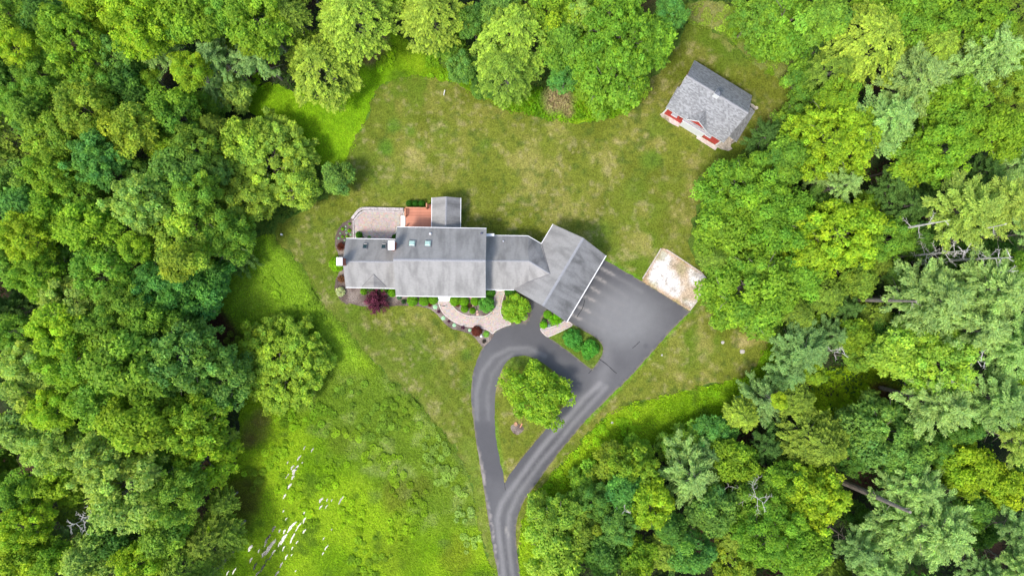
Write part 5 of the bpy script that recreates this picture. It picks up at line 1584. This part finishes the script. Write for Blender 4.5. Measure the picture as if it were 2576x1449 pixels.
# taller weeds in bunches
WEED = [(1095,1130,60,(.24,.36,.08)),(1130,1190,40,(.25,.36,.09)),(1010,1030,60,(.12,.22,.02)),(940,1070,60,(.12,.21,.03)),(860,1090,26,(.27,.42,.02)),(905,1090,24,(.27,.42,.02)),(800,1050,45,(.15,.30,.02)),(735,1035,50,(.16,.3,.015)),
        (940,1150,45,(.24,.38,.012)),(990,1170,40,(.24,.40,.012)),(1010,1220,35,(.25,.42,.012)),(830,1190,45,(.22,.36,.012)),(700,1150,50,(.17,.3,.02)),(640,1200,40,(.11,.22,.02)),(1160,1290,26,(.30,.42,.14)),(1155,1240,26,(.27,.38,.10)),(1185,1360,26,(.28,.40,.13)),(1000,1330,50,(.22,.36,.012)),
        (880,1290,50,(.23,.37,.012)),(770,1300,40,(.22,.37,.012)),(1050,1280,45,(.2,.33,.012)),(720,1240,40,(.2,.34,.012)),(930,1410,60,(.10,.2,.02)),(620,830,35,(.16,.30,.02)),(585,870,30,(.15,.28,.02)),(640,870,20,(.16,.3,.02)),(690,730,35,(.19,.32,.02)),(610,800,25,(.17,.3,.02)),
        (1440,1120,45,(.17,.36,.012)),(1395,1190,40,(.17,.36,.012)),(1360,1235,30,(.18,.36,.012)),(1500,1090,45,(.17,.36,.012)),(1580,1060,45,(.16,.34,.012)),(1860,960,40,(.17,.33,.012)),(1790,985,40,(.16,.32,.012)),(1930,900,40,(.15,.3,.012)),(1890,1000,40,(.18,.34,.012)),
        (1110,155,45,(.14,.28,.015)),(1150,200,40,(.15,.30,.015)),(1080,200,30,(.17,.33,.015)),(985,140,30,(.25,.40,.012)),(970,165,26,(.24,.38,.012)),(660,200,40,(.27,.42,.015)),(1760,35,40,(.16,.30,.015)),(1830,60,40,(.18,.34,.02)),(1960,125,26,(.30,.45,.03)),(1945,165,30,(.2,.36,.02)),(1850,90,26,(.2,.35,.02)),(820,740,60,(.10,.17,.02)),(760,800,60,(.10,.18,.02)),
        (1355,262,30,(.15,.33,.015)),(1470,262,40,(.14,.32,.015)),(1530,280,40,(.14,.33,.015)),(1300,262,30,(.15,.34,.015)),(2120,970,50,(.22,.36,.01)),(2090,1020,40,(.2,.34,.012)),(2160,1000,40,(.2,.34,.01)),(880,980,40,(.12,.23,.03)),(1050,1000,30,(.11,.17,.02))]
def weeds():
    r = np.random.default_rng(21); C = []; K = []
    for a, b, rad, col in WEED:
        p = P(a, b); R = rad * S; m = int(R * R * 2.2) + 4
        ang = r.uniform(0, 6.28, m); q = R * np.sqrt(r.random(m)) * r.uniform(.5, 1.15, m)
        for u, w in zip(p.x + q * np.cos(ang), p.y + q * np.sin(ang)):
            hgt = r.uniform(.1, .4); cr = r.uniform(.2, .5); n = int(45 * cr * cr / .09)
            d = rdir(n, r, -.1); pts = d * cr * np.array([1, 1, .45]) + np.array([u, w, .1 + hgt * .5])
            mc = meadow_col(np.array([u]), np.array([w]))[0] / 1.35
            C.append(pts); K.append((np.array(col) * .45 + mc * .62) * np.exp(r.normal(0, .16)) * (1 + r.normal(0, .14, (n, 1))))
    C = np.concatenate(C); K = np.concatenate(K); n = len(C)
    px, py = plan(C[:, 0], C[:, 1]); k = ~over_water(px, py) & (poly_d(px, py, LAWN) < -1.5); C = C[k]; K = K[k] * 1.35; n = len(C)
    me = quads("weed_bushes", C, r.normal(0, .5, (n, 3)) + np.array([0, 0, 1.2]), r.normal(0, 1, (n, 3)), r.uniform(.13, .32, n), .6, np.clip(K, .003, .7))
    o = link("weed_bushes", me, LEAF); o.color = (1, 1, 1, 1); tag(o, "bushy clumps of weeds dotted through the rough meadows", None, None, 'stuff')
weeds()
# dark undergrowth on the forest floor
def under_col(x, y):
    n = fbm(x, y, 5, 2, 3); c = np.tile(np.array([.050, .12, .018]), (len(x), 1))
    c = mixc(c, (.09, .16, .02), sstep(.5, .7, n)); return mixc(c, (.09, .055, .025), .6 * sstep(.62, .72, fbm(x, y, 2.5, 4, 3)))
def undergrowth():
    r = np.random.default_rng(12); n = 95000
    x = r.uniform(-78, 78, n); y = r.uniform(-48, 48, n); px, py = plan(x, y)
    k = (poly_d(px, py, LAWN) < -4) & (fbm(x, y, 3, 6, 3) > .38)
    for q in ('low', 'high', 'east', 'south', 'thicket'): k &= ~inside(M[q], px, py)
    k &= np.hypot(px - 545, py - 825) > 42; k &= np.hypot(px - 415, py - 225) > 38
    x, y = x[k], y[k]; n = len(x); z = .15 + 1.6 * fbm(x, y, 4, 1, 3) ** 2 * r.uniform(.2, 1.2, n)
    c = under_col(x, y) * (1 + r.normal(0, .2, (n, 1)))
    me = quads("undergrowth", np.stack([x, y, z], 1), r.normal(0, .5, (n, 3)) + np.array([0, 0, .9]), r.normal(0, 1, (n, 3)), r.uniform(.25, .6, n), .6, np.clip(c, .004, .5))
    o = link("undergrowth", me, LEAF); o.color = (1, 1, 1, 1); tag(o, "dark leafy undergrowth on the forest floor", None, None, 'stuff')
undergrowth()

# ================================================================== GARDEN SHRUBS
def shrub_mesh(seed, style):
    r = np.random.default_rng(seed)
    if style == 'ball':           # clipped looking mound, unit radius
        n = 2600; d = rdir(n, r, -.2); k = 1 + .07 * np.sin(d[:, 0] * 9) * np.sin(d[:, 1] * 8 + 1) + .05 * r.normal(size=n)
        p = d * k[:, None] * np.array([1, 1, .75]) + np.array([0, 0, .25]); t = d + r.normal(0, .5, (n, 3)); nr = d + np.array([0, 0, .5]) + r.normal(0, .5, (n, 3)); sz = r.uniform(.09, .19, n); asp = .55
        c = LCOL(n, r, .22) * (1 + 1.6 * (k - 1))[:, None]
    elif style == 'open':         # large leaved, tufted
        m = 70; cd = rdir(m, r, -.1); cc = cd * np.array([.8, .8, .62]) * r.uniform(.72, 1.04, (m, 1)); idx = np.repeat(np.arange(m), 60); n = len(idx)
        q = rdir(n, r, -.3); p = cc[idx] + q * .21 + np.array([0, 0, .3]); t = q + cd[idx] * .4 + r.normal(0, .3, (n, 3)); nr = q + np.array([0, 0, .8]) + r.normal(0, .35, (n, 3)); sz = r.uniform(.10, .20, n); asp = .42
        c = LCOL(n, r, .2) * np.exp(r.normal(0, .14, m))[idx][:, None]; w = .1 * r.normal(size=n); c = c * np.stack([1 + 1.5 * w, 1 + .3 * w, 1 - w], 1)
    elif style == 'feather':      # fine, arching
        m = 90; cd = rdir(m, r, -.15); idx = np.repeat(np.arange(m), 60); n = len(idx); u = r.uniform(.2, 1.05, n)
        p = cd[idx] * u[:, None] * np.array([1, 1, .7]) * r.uniform(.85, 1.1, m)[idx][:, None] + r.normal(0, .06, (n, 3)) + np.array([0, 0, .3]); t = cd[idx] + r.normal(0, .35, (n, 3)); nr = np.array([0, 0, .8]) + r.normal(0, .5, (n, 3)); sz = r.uniform(.07, .17, n); asp = .3
        c = LCOL(n, r, .25) * np.exp(r.normal(0, .25, m))[idx][:, None] * (.6 + .5 * u)[:, None]
    elif style == 'rosette':      # flat whorl of broad leaves
        n = 46; a = np.arange(n) * 2.4; f = np.sqrt((np.arange(n) + 1) / n); p = np.stack([f * .66 * np.cos(a), f * .66 * np.sin(a), .55 - .4 * f], 1)
        t = np.stack([np.cos(a), np.sin(a), -.25 * f], 1); nr = np.array([0, 0, 1.0]) + t * .3 + r.normal(0, .08, (n, 3)); sz = .55 + .25 * f; asp = .62; c = LCOL(n, r, .09)
    else:                         # 'spiky': arching straps
        n = 260; a = r.uniform(0, 6.28, n); f = r.uniform(.25, .95, n); p = np.stack([f * .6 * np.cos(a), f * .6 * np.sin(a), .5 - .35 * f ** 2], 1)
        t = np.stack([np.cos(a), np.sin(a), .5 - .9 * f], 1); nr = np.array([0, 0, 1.0]) + r.normal(0, .3, (n, 3)); sz = r.uniform(.4, .75, n); asp = .13; c = LCOL(n, r, .2)
    me = quads("shrub", p, nr, t, sz, asp, np.clip(c, .3, 2)); me.materials.append(LEAF); return me
SH = {k: [shrub_mesh(i * 7 + j, k) for j in range(3)] for i, k in enumerate(('ball', 'open', 'feather', 'rosette', 'spiky'))}
LIMEB = (.17, .33, .012); GRN = (.10, .25, .02); DGR = (.035, .11, .012)
nS = [0]
def shrub(pos, r, h, st, col, label, name="shrub", cat="shrub", group=None, sx=1.0):
    i = nS[0]; nS[0] += 1
    z = h * .6; p = P(*pos, z); R = r * S * (H - z) / H
    o = bpy.data.objects.new(name, SH[st][i % 3]); COL.objects.link(o)
    o.location = (p.x, p.y, .14); o.scale = (R * sx, R, h); o.rotation_euler = (0, 0, random.uniform(0, 6.28) if sx == 1 else 0)
    o.color = (*[min(v * 1.32, .8) for v in col], 1)
    return tag(o, label, cat, group)
# north side by the deck
for px_, lab in ((1029.7, "left"), (1045.2, "middle"), (1060.6, "right")):
    shrub((px_, 512.3), 8.6, 1.1, 'ball', (.045, .16, .015), "dark green round shrub behind the deck, %s one of three in a row" % lab, group="round shrubs behind the deck")
# west side
shrub(Z1(205, 720), 11, .9, 'feather', (.15, .045, .025), "russet shrub beside the west gable, above the lime chimney bush")
shrub(Z1(210, 1105), 10, .7, 'feather', (.20, .10, .045), "brown leaved shrub beside the west gable, below the lime chimney bush")
shrub(Z1(146, 925), 18, 1.7, 'ball', (.20, .38, .012), "large bright lime bush round the foot of the west chimney")
shrub(Z4(226, 264), 13, .8, 'open', (.40, .44, .22), "cream and green variegated shrub at the mulch bed's lower left corner")
shrub(ZA(645, 985), 8.2, .9, 'ball', (.07, .22, .015), "green shrub in the patio's lower left corner")
shrub(ZA(1590, 1030), 6, .7, 'ball', (.05, .17, .015), "dark shrub tucked between patio and main roof")
shrub(ZA(925, 1050), 5, .3, 'open', (.10, .24, .06), "low bluish plant under the wing's eave on the patio")
for (a, b), r_, c, st, lab in [((405,690),3.4,(.20,.36,.03),'ball',"small lime tuft nearest the patio wall's bend"),((222,825),4.2,(.17,.34,.015),'ball',"small lime tuft at the left of the west bed"),((395,872),4.5,(.18,.36,.012),'ball',"lime tuft near the middle of the west bed"),
        ((215,1030),3.6,(.17,.33,.02),'ball',"lime tuft low on the left of the west bed"),((335,1028),3.8,(.20,.34,.03),'ball',"lime tuft above the wing's roof corner"),((300,760),3,(.25,.40,.24),'rosette',"pale blue green plant near the top of the west bed"),
        ((300,835),2.6,(.25,.38,.22),'rosette',"pale plant between two lime tufts in the west bed"),((155,940),3,(.22,.38,.2),'rosette',"pale plant at the left edge of the west bed"),((318,925),3.2,(.24,.4,.24),'rosette',"pale plant in the lower middle of the west bed"),
        ((430,975),3,(.22,.42,.22),'rosette',"pale green plant close to the patio edge"),((108,1072),3.2,(.2,.4,.22),'rosette',"pale green plant at the lower left of the west bed"),((268,1120),3,(.2,.36,.18),'rosette',"pale green plant beside the russet shrub")]:
    shrub(ZA(a, b), r_, .28, st, c, lab, "garden_plant", "plant")
# front, left of the steps
shrub(Z4(557, 258), 8.5, .9, 'ball', (.14, .30, .012), "small lime shrub left of the purple bush")
shrub(Z4(690, 236), 13, .8, 'feather', (.05, .15, .02), "dark green low shrub under the wing's eave behind the purple bush")
shrub(Z4(850, 238), 9, .8, 'ball', (.09, .21, .02), "green shrub under the eave right above the purple bush")
shrub(Z4(958, 276), 10.5, 1.0, 'ball', (.15, .34, .012), "round lime shrub at the corner where wing meets main house")
shrub(Z4(742, 408), 31, 2.3, 'feather', (.135, .035, .062), "big dark purple leaved shrub in the front bed", "purple_shrub")
shrub(Z4(1060, 345), 6.5, .5, 'open', (.08, .18, .08), "bluish low plant left of the round shrub row", "garden_plant", "plant")
shrub(Z4(1126, 405), 6.5, .5, 'feather', (.04, .10, .03), "dark spiky little plant left of the round shrub row", "garden_plant", "plant")
for a, b, r_, lab in [(1243,390,13,"first round lime shrub left of the white steps, farthest from them"),(1410,395,12,"second round lime shrub left of the white steps, in the middle"),(1541,378,11.5,"third round lime shrub, touching the left side of the white steps")]:
    shrub(Z4(a, b), r_, 1.15, 'ball', (.14, .31, .014), lab, group="round lime shrubs along the front wall")
shrub(Z4(1495, 450), 5.5, .4, 'feather', (.16, .05, .03), "low russet plant beside the palest rosette", "garden_plant", "plant")
for a, b, r_, lab in [(1568,480,6.5,"largest pale mint rosette plant, just below the left of the steps"),(1683,637,6,"pale mint rosette plant, second along the curved walk"),(1838,737,5.5,"pale mint rosette plant, third along the curved walk"),(2058,808,4.6,"small pale mint rosette plant left of the dark red shrub")]:
    shrub(Z4(a, b), r_, .35, 'rosette', (.36, .56, .38), lab, "rosette_plant", "plant", "pale rosette plants edging the walk")
for a, b, r_, lab in [(1617,548,4.6,"purple little plant between the two largest mint rosettes"),(1762,685,3.6,"tiny purple plant between the second and third mint rosettes"),(1962,770,5,"purple little plant right of the third mint rosette")]:
    shrub(Z4(a, b), r_, .35, 'feather', (.14, .05, .10), lab, "purple_plant", "plant", "small purple plants edging the walk")
shrub(Z4(2155, 824), 12.2, 1.0, 'ball', (.14, .036, .022), "dark red domed shrub near the end of the curved bed")
shrub(Z4(2290, 865), 11.5, .7, 'spiky', (.17, .36, .05), "bright green strappy plant at the driveway end of the curved bed", "garden_plant", "plant")
shrub(Z4(2258, 966), 5.5, .4, 'feather', (.07, .06, .05), "dark twiggy plant at the tip of the curved bed", "garden_plant", "plant")
# front, right of the steps
for a, b, r_, lab in [(1845,390,12.5,"round lime shrub touching the right side of the white steps"),(1977,402,12,"round lime shrub, second to the right of the steps"),(1985,508,9,"smaller round lime shrub below the second one"),(2098,533,7.5,"smallest round lime shrub, left of the pink stones"),(2135,397,11,"round lime shrub between the second shrub and the big green dome")]:
    shrub(Z4(a, b), r_, 1.1, 'ball', (.15, .32, .012), lab, group="round lime shrubs inside the walk's curve")
shrub(Z4(1892, 456), 5, .4, 'feather', (.18, .06, .04), "low russet plant under the shrub beside the steps", "garden_plant", "plant")
shrub(Z4(2052, 462), 6.5, .5, 'feather', (.14, .07, .04), "brownish plant in the middle of the inner bed", "garden_plant", "plant")
shrub(ZB(1410, 495), 22.5, 1.7, 'open', (.10, .28, .035), "big mid green domed shrub inside the walk's curve")
shrub(ZB(2095, 590), 39, 2.6, 'open', (.185, .33, .020), "largest domed shrub, yellow green, between the side walk and the driveway spur")
shrub(Z5(195, 92), 12, .8, 'ball', (.055, .18, .012), "green shrub tucked in the corner between main house and side walk")
shrub(Z5(515, 88), 14, .9, 'ball', (.05, .16, .012), "green shrub under the eave right of the side walk")
# garage corner bed
shrub(Z5(1095, 440), 10, .8, 'ball', (.13, .31, .015), "lime shrub at the garage wall, upper left of the corner bed")
shrub(Z5(1222, 522), 16, 1.2, 'feather', (.17, .42, .012), "largest bright lime shrub of the garage corner bed")
shrub(Z5(1033, 602), 9, .7, 'ball', (.15, .38, .012), "bright lime shrub on the driveway side of the corner bed")
shrub(Z5(1042, 535), 5.5, .5, 'ball', (.06, .15, .03), "dark green shrub between the corner bed's lime ones")
shrub(Z5(1120, 612), 6, .35, 'spiky', (.22, .34, .30), "bluish spiky plant at the corner bed's edge", "garden_plant", "plant")
# side island
shrub(Z5(1490, 815), 26, 1.9, 'open', (.075, .26, .035), "large green shrub on the side island, nearer the house")
shrub(Z5(1560, 930), 16, 1.4, 'open', (.085, .26, .03), "middle part shrub on the side island")
shrub(Z5(1765, 975), 24, 1.7, 'open', (.080, .27, .028), "large green shrub on the side island, nearer the court")
shrub(Z5(1720, 1080), 13, 1.2, 'open', (.085, .26, .03), "lower small green shrub on the side island")
# ================================================================== DEAD TREES AND LOOSE THINGS
def dead_mesh(seed, hgt, r0, nb, spread, zmin=.35):
    r = random.Random(seed); mb = MB(); lean = (r.uniform(-.4, .4), r.uniform(-.4, .4))
    pth = [(lean[0] * f * f + r.uniform(-.05, .05), lean[1] * f * f + r.uniform(-.05, .05), hgt * f) for f in (0, .2, .4, .6, .8, 1)]
    k = (.95, .9, .84)
    mb.tube(pth, [r0, r0 * .82, r0 * .66, r0 * .5, r0 * .32, r0 * .08], 8, k)
    for i in range(nb):
        f = zmin + (1 - zmin) * (i + .5) / nb; z = hgt * f; a = i * 2.4 + r.uniform(-.5, .5); L = spread * r.uniform(.5, 1.1) * (1.15 - f * .75)
        p = [(lean[0] * f * f, lean[1] * f * f, z)]
        for j in range(1, 5):
            q = p[-1]; a += r.uniform(-.22, .22); p.append((q[0] + math.cos(a) * L / 4, q[1] + math.sin(a) * L / 4, q[2] + L / 4 * r.uniform(-.1, .55)))
        w = r0 * .30 * (1.2 - f)
        mb.tube(p, [max(w, .035), max(w * .8, .03), max(w * .6, .025), .02, .008], 5, k)
        for j in (2, 3, 4):
            for s in (-1, 1):
                b = a + s * r.uniform(.4, 1.2); l = L * r.uniform(.15, .4); q = p[j]
                mb.tube([q, (q[0] + math.cos(b) * l * .5, q[1] + math.sin(b) * l * .5, q[2] + l * .25), (q[0] + math.cos(b + .3) * l, q[1] + math.sin(b + .3) * l, q[2] + l * .3)], [.022, .016, .006], 4, k)
    return mb.mesh("trunk", True)
M_DEAD = plain("bleached_wood", (.46, .43, .39), .9, .2, .3, 2)
def snag(ptop, hgt, r0, nb, spread, label, seed, zmin=.35, tilt=None, name="dead_tree"):
    b = P(*ptop, hgt); e = empty(name, (b.x, b.y, 0), label, "dead tree")
    me = dead_mesh(seed, hgt, r0, nb, spread, zmin); me.materials.append(M_DEAD)
    o = bpy.data.objects.new("trunk", me); COL.objects.link(o); o.parent = e
    if tilt: e.rotation_euler = tilt
    return e
snag((180, 1325), 15.5, .20, 16, 3.0, "bare grey dead tree in the lower left wood", 3, .55)
snag((2440, 632), 17, .22, 26, 2.6, "bleached dead snag with short twigs in the right wood", 5, .35)
snag((2384, 560), 18.5, .30, 6, 2.2, "thick bare trunk poking out beside the pale yellow green pine", 6, .5)
snag((2535, 574), 19, .30, 9, 1.6, "long bare trunk right of the yellow green pines", 8, .4)
snag((2548, 645), 18.5, .28, 15, 2.8, "twiggy dead trunk near the right edge", 9, .5)
snag((2560, 680), 18, .24, 10, 2.0, "lower twiggy dead trunk at the right edge", 10, .5)
snag((1925, 1268), 13.5, .16, 12, 3.2, "bare forked snag rising from the dull green tree in the lower right wood", 11, .5)
snag((1575, 1290), 10, .10, 9, 1.6, "small pale dead branch top in the middle of the lower right wood", 12, .6)
snag((1740, 1360), 7, .08, 8, 1.6, "small reddish brown dead tree near the bottom edge", 13, .5)
snag((2490, 915), 17.5, .12, 8, 2.4, "thin dead branch tangle among the fluffy pines", 14, .7)
snag((2420, 960), 15.5, .14, 12, 2.6, "fan of dead twigs in the sparse light green tree", 15, .6)
snag((2130, 890), 11.5, .08, 7, 1.8, "thin white dead twigs left of the sparse light green tree", 16, .6)
# the pale pines' big visible trunks
def big_trunk(p0, p1, h0, h1, r0, r1, label):
    a = P(*p0, h0); b = P(*p1, h1); e = empty("bare_trunk", (a.x, a.y, 0), label, "tree trunk")
    n = 7; path = [a.lerp(b, i / (n - 1)) for i in range(n)]
    d = (b - a); path[0] = a - d * (h0 / max(d.z, .1)) if d.z > .5 else a
    mb = MB(); mb.tube(path, [r0 + (r1 - r0) * i / (n - 1) for i in range(n)], 9, (.7, .68, .66))
    r = random.Random(int(p0[0]))
    for i in range(7):
        q = a.lerp(b, r.uniform(.2, .95)); g = r.uniform(0, 6.28); l = r.uniform(.4, 1.1)
        mb.tube([q, q + Vector((math.cos(g) * l, math.sin(g) * l, r.uniform(0, .4)))], [.05, .012], 5, (.7, .68, .66))
    mb.build("trunk", M_TWIG2, e, True)
big_trunk((2130, 1215), (2290, 1288), 3.0, 17.0, .46, .16, "thick grey leaning trunk left of the biggest pale pine")
big_trunk((2196, 755), (2305, 758), 8.0, 17.0, .27, .10, "grey pine trunk showing left of the large fluffy pine")

def loose(name, mb, m, pos, z, label, cat):
    o = mb.build(name, m); p = P(*pos, z); o.location = (p.x, p.y, z); return tag(o, label, cat)
mb = MB(); mb.tube([(0, 0, .0), (0, 0, .35)], [.11, .11], 10).tube([(0, 0, .35), (0, 0, .42)], [.15, .13], 10)
loose("well_cap", mb, M_WHITE, (710, 590.5), .04, "small white capped pipe standing in the lawn near the big solitary maple's side", "pipe")
mb = MB(); mb.bar((-.05, -.3, .35), (.08, .32, .35), .10, .08).bar((-.05, -.3, 0), (-.05, -.3, .35), .07, .07, up=Vector((1, 0, 0))).bar((.08, .32, 0), (.08, .32, .35), .07, .07, up=Vector((1, 0, 0)))
loose("garden_bench", mb, M_WHITE, (1118, 235), .05, "tiny narrow white bench at the top of the back lawn", "bench")
mb = MB(); mb.box((0, 0, .3), .26, .26, .3).tube([(.0, .16, .1), (.0, .3, .28)], [.06, .05], 8)
loose("watering_can", mb, M_WHITE, Z4(2222, 895), .14, "small white can beside the strappy plant", "can")
# ring of mulch in the loop: stump and stone
mb = MB(); mb.tube([(0, 0, 0), (.02, 0, .16), (0, .02, .2)], [.30, .24, .22], 11)
loose("tree_stump", mb, plain("cut_wood", (.46, .26, .15), .8, .2, .3, 5), (1298, 1066), .14, "low tan tree stump at the edge of the small mulch ring in the loop", "stump")
mb = MB(); mb.bar((-.15, -.25, .05), (.15, .3, .09), .14, .1)
loose("split_log", mb, M_RAIL, (1311, 1070), .16, "short pale split log by the stump in the loop", "log")
# field stones on the dry bank
def rock(pos, r_, label, c=(.40, .37, .34)):
    rr = np.random.default_rng(int(pos[0])); n = 9
    ring = [(math.cos(i * 6.283 / n) * r_ * rr.uniform(.75, 1.1), math.sin(i * 6.283 / n) * r_ * rr.uniform(.75, 1.1), 0) for i in range(n)]
    mid = [(a * .8, b * .8, r_ * .4) for a, b, _ in ring]; v = ring + mid + [(0, 0, r_ * .55)]
    f = [(i, (i + 1) % n, n + (i + 1) % n, n + i) for i in range(n)] + [(n + i, n + (i + 1) % n, 2 * n) for i in range(n)]
    o = link("field_stone", mesh_pd("field_stone", v, f), plain("field_stone", c, .9, .2, .25, 4)); o.location = P(*pos, 0) + Vector((0, 0, .03)); tag(o, label, "stone")
rock((1867, 884), .38, "grey field stone on the dry bank right of the driveway")
rock((1818, 861), .26, "small grey stone higher on the dry bank")
rock((1665, 893), .16, "little pale stone on the turf beside the driveway court")
rock((1540, 1063), .2, "pale stone on the grass strip below the court")
